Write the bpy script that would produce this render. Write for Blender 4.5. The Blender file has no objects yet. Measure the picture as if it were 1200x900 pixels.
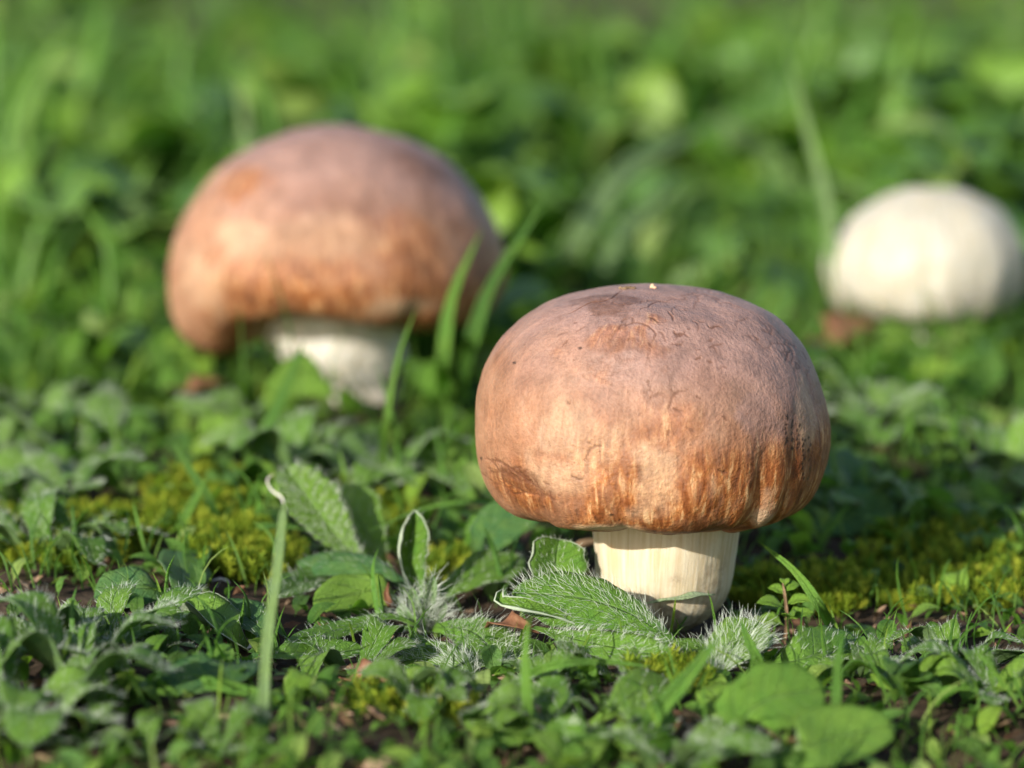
import bpy, math, random
import numpy as np
from mathutils import Vector, Matrix

# ------------------------------------------------------------------ camera, sky, sun, exposure
# All lengths below are written in centimetres and turned into metres (x 0.01) when meshes are made.
CM = 0.01
scene = bpy.context.scene
COL = scene.collection
CAM_H, CAM_Y, PITCH, FPX = 13.4, -50.0, math.radians(10.1), 2980.0   # FPX: focal length for a 1200 px wide frame

cam_data = bpy.data.cameras.new('camera')
cam = bpy.data.objects.new('camera', cam_data); COL.objects.link(cam)
cam.location = (0, CAM_Y*CM, CAM_H*CM)
cam.rotation_euler = (math.pi/2-PITCH, 0, 0)
cam_data.sensor_width = 36
cam_data.lens = FPX/1200*36
cam_data.clip_start, cam_data.clip_end = 0.02, 200
cam_data.dof.use_dof = True
cam_data.dof.focus_distance = 0.487
cam_data.dof.aperture_fstop = 9.2
scene.camera = cam

SUN_AZ, SUN_EL = math.radians(38), math.radians(23)     # to the left of the camera's back
to_sun = Vector((-math.sin(SUN_AZ)*math.cos(SUN_EL), -math.cos(SUN_AZ)*math.cos(SUN_EL), math.sin(SUN_EL)))
sun_data = bpy.data.lights.new('sun', 'SUN')
sun_data.energy, sun_data.angle, sun_data.color = 5.0, math.radians(0.6), (1, 0.945, 0.86)
sun = bpy.data.objects.new('sun', sun_data); COL.objects.link(sun)
sun.rotation_euler = to_sun.to_track_quat('Z', 'Y').to_euler()
sun.location = (-1, -1, 2)

world = bpy.data.worlds.new('World'); scene.world = world; world.use_nodes = True
wn = world.node_tree
sky = wn.nodes.new('ShaderNodeTexSky'); sky.sky_type = 'NISHITA'; sky.sun_disc = False
sky.sun_elevation = SUN_EL
sky.sun_rotation = math.atan2(to_sun.x, to_sun.y)
bg = wn.nodes['Background']; bg.inputs[1].default_value = 0.125
wn.links.new(sky.outputs[0], bg.inputs[0])

scene.view_settings.view_transform = 'Standard'
scene.view_settings.look = 'None'
scene.view_settings.exposure = 0.55
scene.view_settings.gamma = 1
scene.view_settings.use_curve_mapping = False
scene.render.engine = 'CYCLES'
scene.cycles.use_denoising = True
scene.cycles.max_bounces = 7
scene.cycles.transparent_max_bounces = 8

rng = np.random.default_rng(7)
random.seed(7)

# ------------------------------------------------------------------ helpers
def at(px, py, Y):
    """world point (cm) seen at a frame position (1200x900) at depth Y"""
    dx, dy = (px-600)/FPX, -(py-450)/FPX
    d = np.array([dx, math.cos(PITCH)+dy*math.sin(PITCH), -math.sin(PITCH)+dy*math.cos(PITCH)])
    k = (Y-CAM_Y)/d[1]
    return np.array([0, CAM_Y, CAM_H])+k*d

def hash3(ix, iy, iz, seed):
    h = (ix*374761393+iy*668265263+iz*1274126177+seed*974711) & 0xFFFFFFFF
    h = ((h ^ (h >> 13))*1274126177) & 0xFFFFFFFF
    return ((h ^ (h >> 16)) & 0xFFFFFF)/float(0xFFFFFF)

def noise(p, seed=0):
    """value noise in -1..1, p (n,3)"""
    p = np.asarray(p, float)
    i = np.floor(p).astype(np.int64); f = p-i
    f = f*f*f*(f*(f*6-15)+10)
    out = 0
    for a in (0, 1):
        wa = f[:, 0] if a else 1-f[:, 0]
        for b in (0, 1):
            wb = f[:, 1] if b else 1-f[:, 1]
            for c in (0, 1):
                wc = f[:, 2] if c else 1-f[:, 2]
                out = out+wa*wb*wc*hash3(i[:, 0]+a, i[:, 1]+b, i[:, 2]+c, seed)
    return out*2-1

def fbm(p, seed=0, oct=4):
    p = np.asarray(p, float); s = 0; a = 1; t = 0
    for o in range(oct):
        s = s+a*noise(p*2**o+o*17.3, seed+o); t += a; a *= .5
    return s/t

def sstep(a, b, x):
    t = np.clip((x-a)/(b-a), 0, 1); return t*t*(3-2*t)

MUSH_SPOTS = []          # (x, y, radius) kept clear of plants
def gz(x, y):
    """ground height in cm"""
    x = np.atleast_1d(np.asarray(x, float)); y = np.atleast_1d(np.asarray(y, float))
    p = np.stack([x, y, np.zeros_like(x)], 1)
    z = .28*noise(p/3.1, 3)+.5*noise(p/9.0, 5)+.1*noise(p/.9, 6)
    z = z-.25
    far = sstep(60, 200, y)
    return z+far*(1.6*noise(p/40, 8)+.8)

def gz1(x, y): return float(gz(x, y)[0])

def ground(px, py, lift=0):
    """point on the ground sheet seen at a frame position"""
    p = None; z = 0.0
    for _ in range(6):
        dx, dy = (px-600)/FPX, -(py-450)/FPX
        d = np.array([dx, math.cos(PITCH)+dy*math.sin(PITCH), -math.sin(PITCH)+dy*math.cos(PITCH)])
        k = (z-CAM_H)/d[2]
        p = np.array([0, CAM_Y, CAM_H])+k*d
        z = gz1(p[0], p[1])
    return p+np.array([0, 0, lift])

def mesh_from(name, V, F, mats=(), mi=None, uv=None, smooth=True, attrs=None):
    """V (n,3) cm, F: (m,4) or (m,3) array or a list mixing both"""
    me = bpy.data.meshes.new(name)
    V = np.asarray(V, np.float64)*CM
    if isinstance(F, np.ndarray):
        k = F.shape[1]
        me.vertices.add(len(V)); me.vertices.foreach_set('co', V.astype(np.float32).ravel())
        me.loops.add(F.size); me.loops.foreach_set('vertex_index', F.astype(np.int32).ravel())
        me.polygons.add(len(F))
        me.polygons.foreach_set('loop_start', np.arange(0, F.size, k, dtype=np.int32))
        me.polygons.foreach_set('loop_total', np.full(len(F), k, dtype=np.int32))
        lv = F.astype(np.int64).ravel()
    else:
        me.from_pydata(V.tolist(), [], [list(map(int, f)) for f in F])
        lv = np.array([i for f in F for i in f])
    if uv is not None:
        l = me.uv_layers.new(name='UVMap')
        l.data.foreach_set('uv', np.asarray(uv, np.float32)[lv].ravel())
    if attrs:
        for k_, a in attrs.items():
            c = me.attributes.new(k_, 'FLOAT_COLOR', 'POINT')
            A = np.ones((len(V), 4), np.float32); A[:, :a.shape[1]] = a
            c.data.foreach_set('color', A.ravel())
    for m in mats: me.materials.append(m)
    if mi is not None: me.polygons.foreach_set('material_index', np.asarray(mi, np.int32))
    me.update(calc_edges=True)
    me.validate()
    if smooth: me.polygons.foreach_set('use_smooth', np.ones(len(me.polygons), bool))
    return me

def obj(name, me, parent=None, loc=None):
    o = bpy.data.objects.new(name, me); COL.objects.link(o)
    if parent is not None: o.parent = parent
    if loc is not None: o.location = tuple(np.asarray(loc)*CM)
    return o

def tag(o, label, cat, group=None, kind=None):
    if label: o['label'] = label
    if cat: o['category'] = cat
    if group: o['group'] = group
    if kind: o['kind'] = kind
    return o

def thing(name, label, cat, loc, group=None):
    o = bpy.data.objects.new(name, None); COL.objects.link(o)
    o.empty_display_size = 0.005
    o.location = tuple(np.asarray(loc)*CM)
    return tag(o, label, cat, group)

# ------------------------------------------------------------------ materials
def mat(name):
    m = bpy.data.materials.new(name); m.use_nodes = True
    nt = m.node_tree; nt.nodes.clear()
    out = nt.nodes.new('ShaderNodeOutputMaterial')
    return m, nt, out

class NB:
    """small node builder"""
    def __init__(s, nt): s.nt = nt
    def n(s, t, **kw):
        x = s.nt.nodes.new(t)
        for k, v in kw.items(): setattr(x, k, v)
        return x
    def link(s, a, b): s.nt.links.new(a, b)
    def put(s, sock, v):
        if hasattr(v, 'is_output'): s.link(v, sock)
        elif isinstance(v, (tuple, list)): sock.default_value = (*v, 1) if len(v) == 3 and sock.type == 'RGBA' else v
        else: sock.default_value = v
    def mix(s, f, a, b, blend='MIX'):
        x = s.n('ShaderNodeMix', data_type='RGBA', blend_type=blend)
        s.put(x.inputs[0], f); s.put(x.inputs[6], a); s.put(x.inputs[7], b)
        return x.outputs[2]
    def math(s, op, a, b=0.0, clamp=False):
        x = s.n('ShaderNodeMath', operation=op, use_clamp=clamp)
        s.put(x.inputs[0], a); s.put(x.inputs[1], b)
        return x.outputs[0]
    def ramp(s, f, stops):
        x = s.n('ShaderNodeValToRGB'); s.put(x.inputs[0], f)
        e = x.color_ramp.elements
        while len(e) < len(stops): e.new(.5)
        for el, (p, c) in zip(e, stops):
            el.position = p; el.color = (*c, 1) if not isinstance(c, (int, float)) else (c, c, c, 1)
        return x.outputs[0]
    def noise(s, vec, scale, detail=4, rough=.55, dist=0.0):
        x = s.n('ShaderNodeTexNoise'); s.put(x.inputs['Vector'], vec)
        x.inputs['Scale'].default_value = scale; x.inputs['Detail'].default_value = detail
        x.inputs['Roughness'].default_value = rough; x.inputs['Distortion'].default_value = dist
        return x.outputs[0]
    def mapping(s, vec, scale):
        x = s.n('ShaderNodeMapping'); s.put(x.inputs[0], vec); x.inputs['Scale'].default_value = scale
        return x.outputs[0]
    def bump(s, h, strength, dist):
        x = s.n('ShaderNodeBump'); s.put(x.inputs['Height'], h)
        x.inputs['Strength'].default_value = strength; x.inputs['Distance'].default_value = dist
        return x.outputs[0]

def principled(b, col, rough=.5, spec=.4, normal=None, sss=0, sssr=(.002, .001, .0006)):
    p = b.n('ShaderNodeBsdfPrincipled')
    b.put(p.inputs['Base Color'], col); b.put(p.inputs['Roughness'], rough)
    p.inputs['Specular IOR Level'].default_value = spec
    if sss:
        p.inputs['Subsurface Weight'].default_value = sss
        p.inputs['Subsurface Radius'].default_value = sssr
        p.inputs['Subsurface Scale'].default_value = 1.0
    if normal is not None: b.link(normal, p.inputs['Normal'])
    return p

def leaf_material(name, stops, vein=(.20, .33, .11), nveins=9, trans=.3, tcol=(.20, .42, .03), rough=.45, spec=.45, random_from='object', veinamt=.45, spots=.3):
    """green leaf: colour by a random value, paler veins, blotches, light let through"""
    m, nt, out = mat(name); b = NB(nt)
    if random_from == 'object':
        rnd = b.n('ShaderNodeObjectInfo').outputs['Random']
    else:
        sp = b.n('ShaderNodeSeparateColor'); a = b.n('ShaderNodeAttribute'); a.attribute_name = 'tint'
        b.link(a.outputs['Color'], sp.inputs[0]); rnd = sp.outputs[0]
    base = b.ramp(rnd, stops)
    tc = b.n('ShaderNodeTexCoord')
    blot = b.noise(tc.outputs['Object'], 350, 4, .6)
    base = b.mix(b.math('MULTIPLY', b.ramp(blot, [(.35, 0), (.7, 1)]), .6), base, b.mix(.5, base, (.24, .36, .04)))
    cell = b.n('ShaderNodeTexVoronoi', feature='DISTANCE_TO_EDGE'); b.put(cell.inputs['Vector'], tc.outputs['Object']); cell.inputs['Scale'].default_value = 900
    base = b.mix(b.ramp(cell.outputs[0], [(.0, .45), (.12, 0)]), base, b.mix(1, base, (.6, .62, .6), 'MULTIPLY'))
    uvn = b.n('ShaderNodeUVMap').outputs[0]
    sx = b.n('ShaderNodeSeparateXYZ'); b.link(uvn, sx.inputs[0])
    u = b.math('ABSOLUTE', b.math('SUBTRACT', sx.outputs[0], .5))
    u = b.math('MULTIPLY', u, 2)
    mid = b.math('SUBTRACT', 1, b.math('DIVIDE', u, .07), clamp=True)
    if nveins:
        ph = b.math('SUBTRACT', b.math('MULTIPLY', sx.outputs[1], nveins), b.math('MULTIPLY', u, 1.3))
        fr = b.math('ABSOLUTE', b.math('SUBTRACT', b.math('FRACT', ph), .5))
        lat = b.math('MULTIPLY', b.math('SUBTRACT', 1, b.math('DIVIDE', fr, .07), clamp=True), .55)
        mid = b.math('MAXIMUM', mid, lat)
    base = b.mix(b.math('MULTIPLY', mid, veinamt), base, vein)
    brown = b.ramp(b.noise(tc.outputs['Object'], 160, 5, .7), [(.66, 0), (.74, 1)])
    base = b.mix(b.math('MULTIPLY', brown, spots), base, (.16, .09, .03))
    fine = b.noise(tc.outputs['Object'], 2600, 3, .6)
    nrm = b.bump(b.math('ADD', b.math('ADD', fine, b.math('MULTIPLY', blot, .8)), b.math('MULTIPLY', mid, -.9)), .8, .0008)
    p = principled(b, base, rough, spec, nrm)
    t = b.n('ShaderNodeBsdfTranslucent')
    b.put(t.inputs[0], b.mix(.5, tcol, b.mix(1, base, (2.2, 2.2, 1.2), 'MULTIPLY')))
    mx = b.n('ShaderNodeMixShader'); mx.inputs[0].default_value = trans
    b.link(p.outputs[0], mx.inputs[1]); b.link(t.outputs[0], mx.inputs[2])
    b.link(mx.outputs[0], out.inputs[0])
    return m

GREENS = [(0, (.028, .085, .010)), (.28, (.06, .17, .016)), (.5, (.11, .26, .022)), (.72, (.11, .24, .055)), (.88, (.22, .37, .03)), (1, (.30, .40, .12))]
M = {}
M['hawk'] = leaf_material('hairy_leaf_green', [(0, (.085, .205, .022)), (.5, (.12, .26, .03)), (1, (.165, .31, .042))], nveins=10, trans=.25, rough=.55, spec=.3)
M['hawk_dark'] = leaf_material('bluish_leaf_green', [(0, (.04, .125, .035)), (1, (.06, .16, .045))], nveins=8, trans=.2, rough=.5, spec=.35)  # darker, bluer copy of hawk; puts shade into the colour of shadowed leaves
M['felt'] = leaf_material('felted_leaf_underside', [(0, (.30, .38, .24)), (1, (.40, .47, .33))], vein=(.45, .5, .4), nveins=0, trans=.2, rough=.8, spec=.15, spots=.1)
M['under'] = leaf_material('pale_green_underside', [(0, (.14, .25, .09)), (1, (.19, .30, .13))], vein=(.28, .38, .2), nveins=0, trans=.25, rough=.7, spec=.2, spots=.1)
M['weed'] = leaf_material('weed_leaf_green', GREENS, nveins=7, trans=.38, rough=.38, spec=.5)
M['lime'] = leaf_material('lime_leaf_green', [(0, (.17, .33, .03)), (1, (.21, .37, .045))], vein=(.32, .48, .14), nveins=6, trans=.35, tcol=(.32, .5, .04), spots=.2)
M['blade'] = leaf_material('grass_blade_green', [(0, (.06, .17, .025)), (.5, (.10, .25, .03)), (.8, (.14, .30, .04)), (1, (.20, .34, .06))], vein=(.22, .38, .10), nveins=0, trans=.35, tcol=(.24, .46, .03), rough=.4, spots=.25)
M['blade_pale'] = leaf_material('pale_grass_stalk', [(0, (.22, .34, .13)), (1, (.28, .40, .17))], vein=(.3, .42, .2), nveins=0, trans=.25, tcol=(.3, .42, .1), spots=.15)
M['cover'] = leaf_material('ground_cover_green', GREENS, nveins=0, trans=.38, rough=.42, spec=.45, random_from='attr')

def simple(name, stops, scale, rough=.8, spec=.2, bump=.5, bdist=.001, trans=0, tint=False, sss=0):
    m, nt, out = mat(name); b = NB(nt)
    tc = b.n('ShaderNodeTexCoord')
    f = b.noise(tc.outputs['Object'], scale, 6, .65)
    if tint:
        sp = b.n('ShaderNodeSeparateColor'); a = b.n('ShaderNodeAttribute'); a.attribute_name = 'tint'
        b.link(a.outputs['Color'], sp.inputs[0])
        f = b.math('ADD', b.math('MULTIPLY', f, .45), b.math('MULTIPLY', sp.outputs[0], .6))
    col = b.ramp(f, stops)
    p = principled(b, col, rough, spec, b.bump(f, bump, bdist), sss=sss)
    if trans:
        t = b.n('ShaderNodeBsdfTranslucent'); b.put(t.inputs[0], col)
        mx = b.n('ShaderNodeMixShader'); mx.inputs[0].default_value = trans
        b.link(p.outputs[0], mx.inputs[1]); b.link(t.outputs[0], mx.inputs[2]); b.link(mx.outputs[0], out.inputs[0])
    else: b.link(p.outputs[0], out.inputs[0])
    return m

M['soil'] = simple('dark_soil', [(.25, (.018, .012, .008)), (.5, (.055, .036, .022)), (.68, (.10, .07, .045)), (.8, (.06, .075, .02))], 140, .9, .15, .8, .002)
M['hair'] = simple('white_leaf_hair', [(.3, (.55, .60, .48)), (.7, (.74, .78, .68))], 300, .5, .4, .1, .0002, trans=.35)
M['rim'] = simple('white_felt_margin', [(.3, (.34, .41, .27)), (.7, (.48, .54, .41))], 500, .8, .15, .5, .0004, trans=.2)
M['moss'] = simple('yellow_green_moss', [(.2, (.09, .17, .014)), (.5, (.22, .31, .02)), (.85, (.46, .49, .05))], 300, .7, .2, .2, .0003, trans=.45, tint=True)
M['litter'] = simple('dead_plant_litter', [(.2, (.06, .03, .015)), (.5, (.17, .09, .05)), (.8, (.36, .25, .16))], 250, .8, .2, .5, .0006, trans=.1, tint=True)
M['dead'] = simple('dead_leaf_brown', [(.3, (.13, .055, .03)), (.5, (.24, .11, .055)), (.72, (.40, .22, .12))], 220, .7, .25, .6, .0008, trans=.2)
M['chip'] = simple('bleached_chip', [(.3, (.5, .46, .40)), (.7, (.75, .72, .66))], 300, .6, .3, .4, .0005)
M['twig'] = simple('twig_bark', [(.3, (.11, .065, .035)), (.7, (.28, .19, .11))], 300, .85, .15, .6, .0008)

def cap_material(name):
    m, nt, out = mat(name); b = NB(nt)
    tc = b.n('ShaderNodeTexCoord'); ob = tc.outputs['Object']
    uv = b.n('ShaderNodeUVMap').outputs[0]
    a1 = b.n('ShaderNodeAttribute'); a1.attribute_name = 'mark'; s1 = b.n('ShaderNodeSeparateColor'); b.link(a1.outputs['Color'], s1.inputs[0])
    a2 = b.n('ShaderNodeAttribute'); a2.attribute_name = 'tone'; s2 = b.n('ShaderNodeSeparateColor'); b.link(a2.outputs['Color'], s2.inputs[0])
    crack, pale, rust = s1.outputs
    lav_sheen, dirt, dark = s2.outputs
    big = b.noise(ob, 45, 5, .6, .6)
    col = b.ramp(big, [(.3, (.22, .092, .043)), (.45, (.30, .145, .078)), (.6, (.38, .205, .122)), (.75, (.28, .115, .052))])
    # sky sheen painted greyish mauve towards the crown, plus a mauve skin blotch
    lv = b.mix(b.noise(ob, 120, 4, .6), (.235, .135, .108), (.37, .23, .19))
    col = b.mix(lav_sheen, col, lv)
    # fibres that run from the crown to the rim
    fib = b.noise(b.mapping(uv, (150, 15, 1)), 1, 6, .65, .45)
    fib2 = b.noise(b.mapping(uv, (34, 9, 1)), 1, 5, .65, 1.5)
    fcol = b.ramp(fib, [(.30, (.10, .026, .007)), (.45, (.25, .075, .019)), (.55, (.38, .145, .044)), (.66, (.62, .36, .17))])
    fam = b.math('MULTIPLY', rust, b.ramp(fib2, [(.30, .35), (.55, 1)]))
    col = b.mix(fam, col, fcol)
    col = b.mix(b.math('MULTIPLY', pale, b.ramp(fib, [(.2, .55), (.55, 1)])), col, b.mix(fib2, (.48, .30, .17), (.68, .51, .34)))
    # faint fibres all over
    col = b.mix(.22, col, b.mix(1, col, b.ramp(fib, [(.3, .6), (.7, 1.3)]), 'MULTIPLY'))
    patch = b.noise(ob, 95, 6, .7, 1.0)
    col = b.mix(.8, col, b.mix(1, col, b.ramp(patch, [(.3, .62), (.5, .95), (.7, 1.3)]), 'MULTIPLY'))
    col = b.mix(b.math('MULTIPLY', dark, b.ramp(b.noise(ob, 300, 5, .7), [(.3, .5), (.65, 1)])), col, (.10, .035, .012))
    # fine pores
    por = b.noise(ob, 1400, 3, .6)
    col = b.mix(.35, col, b.mix(1, col, b.ramp(por, [(.35, .62), (.6, 1.15)]), 'MULTIPLY'))
    specks = b.ramp(b.noise(ob, 700, 2, .5), [(.70, 0), (.735, 1)])
    col = b.mix(b.math('MULTIPLY', specks, .55), col, (.12, .05, .025))
    col = b.mix(dirt, col, (.03, .014, .008))
    col = b.mix(b.math('MULTIPLY', crack, .8), col, (.10, .035, .015))
    h = b.math('ADD', b.math('MULTIPLY', fib, .5), b.math('MULTIPLY', por, .8))
    h = b.math('ADD', h, b.math('MULTIPLY', b.noise(ob, 260, 5, .6), .8))
    nrm = b.bump(h, .6, .0006)
    rough = b.ramp(big, [(.3, .62), (.7, .5)])
    p = principled(b, col, rough, .33, nrm, sss=.10, sssr=(.002, .0009, .0005))
    b.link(p.outputs[0], out.inputs[0])
    return m

def stem_material(name, c1, c2, c3, white=False):
    m, nt, out = mat(name); b = NB(nt)
    tc = b.n('ShaderNodeTexCoord'); ob = tc.outputs['Object']
    uv = b.n('ShaderNodeUVMap').outputs[0]
    fib = b.noise(b.mapping(uv, (90, 3, 1)), 1, 5, .6, .3)
    big = b.noise(ob, 130, 4, .6)
    col = b.ramp(fib, [(.3, c1), (.5, c2), (.7, c3)])
    col = b.mix(b.math('MULTIPLY', b.ramp(big, [(.45, 0), (.75, 1)]), .5), col, b.mix(1, col, (.93, .80, .58), 'MULTIPLY'))
    a = b.n('ShaderNodeAttribute'); a.attribute_name = 'mark'; s = b.n('ShaderNodeSeparateColor'); b.link(a.outputs['Color'], s.inputs[0])
    col = b.mix(b.math('MULTIPLY', s.outputs[0], b.ramp(b.noise(ob, 420, 5, .7), [(.42, 0), (.62, 1)])), col, (.16, .09, .05))
    col = b.mix(s.outputs[1], col, (.62, .40, .22))
    h = b.math('ADD', fib, b.math('MULTIPLY', b.noise(ob, 900, 4, .6), .6))
    p = principled(b, col, .6, .25, b.bump(h, .35, .0005), sss=.22, sssr=(.003, .002, .0012))
    b.link(p.outputs[0], out.inputs[0])
    return m
M['cap'] = cap_material('brown_cap_skin')
M['stem'] = stem_material('cream_stem', (.47, .37, .22), (.58, .49, .34), (.66, .59, .44))
M['white_stem'] = stem_material('white_stem', (.52, .48, .40), (.62, .58, .50), (.68, .65, .58))
M['white_cap'] = stem_material('white_cap_skin', (.33, .295, .215), (.44, .41, .33), (.51, .485, .42))

# ------------------------------------------------------------------ ground
def axis(segs):
    out = [segs[0][0]]
    for a, b_, st in segs:
        n = max(1, int(round((b_-a)/st)))
        out += list(np.linspace(a, b_, n+1)[1:])
    return np.array(out)
gx = axis([(-6000, -600, 600), (-600, -120, 40), (-120, -24, 4), (-24, 24, .2), (24, 120, 4), (120, 600, 40), (600, 6000, 600)])
gy = axis([(-6000, -600, 600), (-600, -60, 40), (-60, -20, 4), (-20, 40, .2), (40, 120, 1.6), (120, 400, 8), (400, 1200, 50), (1200, 6000, 600)])
GX, GY = np.meshgrid(gx, gy)
V = np.stack([GX.ravel(), GY.ravel(), gz(GX.ravel(), GY.ravel())], 1)
near = sstep(60, 20, np.hypot(V[:, 0], V[:, 1]))
V[:, 2] += near*.09*fbm(V/.45, 41, 3)
nx_, ny_ = len(gx), len(gy)
idx = np.arange(nx_*ny_).reshape(ny_, nx_)
F = np.stack([idx[:-1, :-1], idx[:-1, 1:], idx[1:, 1:], idx[1:, :-1]], -1).reshape(-1, 4)
g = obj('ground', mesh_from('ground', V, F, [M['soil']])); g['kind'] = 'structure'

# ------------------------------------------------------------------ mushrooms
def catmull(P, n):
    P = np.asarray(P, float)
    Q = np.vstack([2*P[0]-P[1], P, 2*P[-1]-P[-2]])
    out = []
    for i in range(1, len(Q)-2):
        t = np.linspace(0, 1, 24, endpoint=False)[:, None]
        a, b_, c, d = Q[i-1], Q[i], Q[i+1], Q[i+2]
        out.append(.5*((2*b_)+(c-a)*t+(2*a-5*b_+4*c-d)*t**2+(-a+3*b_-3*c+d)*t**3))
    out = np.vstack(out+[P[-1:]])
    s = np.concatenate([[0], np.cumsum(np.linalg.norm(np.diff(out, axis=0), axis=1))])
    q = np.linspace(0, s[-1], n)
    return np.stack([np.interp(q, s, out[:, k]) for k in range(P.shape[1])], 1)

def revolve(profile, na, nr):
    """verts, faces, azimuth (0 = towards -Y, positive to +X), row fraction, outward normals"""
    pr = catmull(profile, nr)
    tg = np.gradient(pr, axis=0); tg /= np.linalg.norm(tg, axis=1)[:, None]+1e-9
    nr_r, nr_z = -tg[:, 1], tg[:, 0]
    az = np.linspace(0, 2*math.pi, na, endpoint=False)+math.pi   # seam at the back
    A, R_ = np.meshgrid(az, np.arange(nr))
    r, z = pr[R_.ravel(), 0], pr[R_.ravel(), 1]
    a = A.ravel()
    V = np.stack([r*np.sin(a), -r*np.cos(a), z], 1)
    N = np.stack([nr_r[R_.ravel()]*np.sin(a), -nr_r[R_.ravel()]*np.cos(a), nr_z[R_.ravel()]], 1)
    idx = np.arange(na*nr).reshape(nr, na)
    nxt = np.roll(idx, -1, axis=1)
    F = np.stack([idx[:-1], idx[1:], nxt[1:], nxt[:-1]], -1).reshape(-1, 4)
    uv = np.stack([(a-math.pi)/(2*math.pi), R_.ravel()/(nr-1)], 1)
    return V, F, a, R_.ravel()/(nr-1), N, uv

def seg_dist(P, a, b_):
    d = b_-a; t = np.clip(((P-a)@d)/(d@d+1e-12), 0, 1)
    return np.linalg.norm(P-(a+t[:, None]*d), axis=1)

class Front:
    """finds points on a revolved surface from lateral offset and height, on the side facing -Y"""
    def __init__(s, V, N): s.sel = np.where(N[:, 1] < .15)[0]; s.V = V[s.sel]
    def pt(s, x, z):
        d = (s.V[:, 0]-x)**2+(s.V[:, 2]-z)**2+np.maximum(s.V[:, 1], 0)**2
        return s.V[np.argmin(d)]

def lines_mask(V, front, lines, width, strength=None):
    m = np.zeros(len(V))
    for ln in lines:
        dens = catmull(np.array([q[:2] for q in ln]), max(3, 4*len(ln))) if len(ln) > 1 else np.array(ln)
        pts = [front.pt(*q) for q in dens]
        st = strength if strength is not None else random.uniform(.5, 1)
        allp = np.array(pts); cl = allp.mean(0); rl_ = np.linalg.norm(allp-cl, axis=1).max()+.3
        cand = np.where((np.abs(V[:, 0]-cl[0]) < rl_) & (np.abs(V[:, 2]-cl[2]) < rl_) & (np.abs(V[:, 1]-cl[1]) < rl_))[0]
        for k_, (a, b_) in enumerate(zip(pts[:-1], pts[1:])):
            w = width*(.45+.75*math.sin(math.pi*(k_+.5)/(len(pts)-1)))
            c = (a+b_)/2; rad = np.linalg.norm(a-b_)/2+.3
            near = cand[np.sum((V[cand]-c)**2, 1) < rad*rad]
            if not len(near): continue
            d = seg_dist(V[near], a, b_)
            m[near] = np.maximum(m[near], st*(1-sstep(w*.3, w, d)))
    return m

def blob(V, c, r, seed=0, rough=.5):
    d = np.linalg.norm((V-c)/np.asarray(r), axis=1)+rough*fbm(V/.5, seed, 3)
    return 1-sstep(.55, 1.15, d)

def wander(x, z, n, step, ang, bend=.5):
    """short irregular polyline in (x, z)"""
    out = [(x, z)]
    for _ in range(n):
        ang += random.uniform(-bend, bend)
        x += step*math.cos(ang); z += step*math.sin(ang); out.append((x, z))
    return out

# ---- the sharp mushroom
FX, FY = 2.77, 0.0
MUSH_SPOTS.append((FX+.2, FY, 1.8))
mush = thing('mushroom', 'brown capped mushroom in sharp focus with cracked skin and short cream stem', 'mushroom', (FX, FY, 0), 'mushrooms standing in the grass')
prof = [(0.001, 6.42), (.7, 6.38), (1.5, 6.26), (2.25, 5.98), (2.88, 5.46), (3.3, 4.76), (3.5, 4.0), (3.53, 3.4), (3.46, 2.9), (3.28, 2.46), (2.96, 2.12), (2.5, 1.93), (2.05, 1.88), (1.6, 2.02), (1.2, 2.25)]
V, F, az, row, N, uv = revolve(prof, 760, 330)
V0 = V.copy()
low = sstep(3.4, 2.0, V[:, 2])
ctr = np.cos(az)                                   # 1 = facing -Y
V[:, 2] += low*(.17*sstep(.0, 1, ctr)*sstep(3.4, 2.6, np.hypot(V[:, 0], V[:, 1])+.0*ctr)-.14*np.exp(-((az-2*math.pi-.75)/.35)**2)-.06)
V += N*(.10*fbm(V0/2.6, 11, 2)+.035*fbm(V0/.9, 12, 3)+.010*fbm(V0/.28, 13, 3))[:, None]
# shallow folds that run up from the rim
def fold(c, w, d):
    return -d*np.exp(-((az-2*math.pi-c)/w)**2)
amt = sstep(4.6, 2.4, V0[:, 2])
V += N*(amt*(fold(.62, .07, .13)+fold(-.22, .06, .05)+fold(.86, .06, .07)+fold(-.75, .05, .04)+.03*np.sin(az*9+2*fbm(V0/1.5, 14, 2))))[:, None]
V += N*(-.16*np.exp(-np.sum(((V0-np.array([.6, -1.2, 6.1]))/np.array([1.0, .8, 1.0]))**2, 1)))[:, None]*.5
fr = Front(V, N)
random.seed(3)
cracks = [
    [(-.65, 5.98), (-.45, 6.06), (-.2, 6.02), (-.05, 5.9), (-.1, 5.78)], [(-.9, 5.75), (-.8, 5.9), (-.65, 5.98)],
    [(.15, 4.62), (.28, 4.88), (.5, 4.96)], [(.28, 4.88), (.2, 4.98)], [(-.2, 4.82), (.05, 4.9)],
    [(-1.40, 3.62), (-1.33, 3.8), (-1.22, 3.9), (-1.08, 3.92)], [(.5, 4.28), (.62, 4.2)],
    [(-3.3, 3.25), (-3.05, 3.3), (-2.8, 3.24), (-2.55, 3.1), (-2.3, 2.98), (-2.12, 2.88)],
    [(-3.2, 3.1), (-2.9, 3.13), (-2.7, 3.02)], [(-2.8, 3.24), (-2.6, 3.3)], [(-3.0, 2.95), (-2.7, 2.86), (-2.5, 2.8), (-2.2, 2.82)],
    [(-1.7, 6.08), (-1.3, 6.25), (-.9, 6.33), (-.5, 6.42)], [(-1.9, 5.75), (-1.7, 5.84)], [(-1.55, 5.85), (-1.35, 5.95)],
    [(-.3, 6.25), (.1, 6.3), (.3, 6.28)],
]
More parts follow.
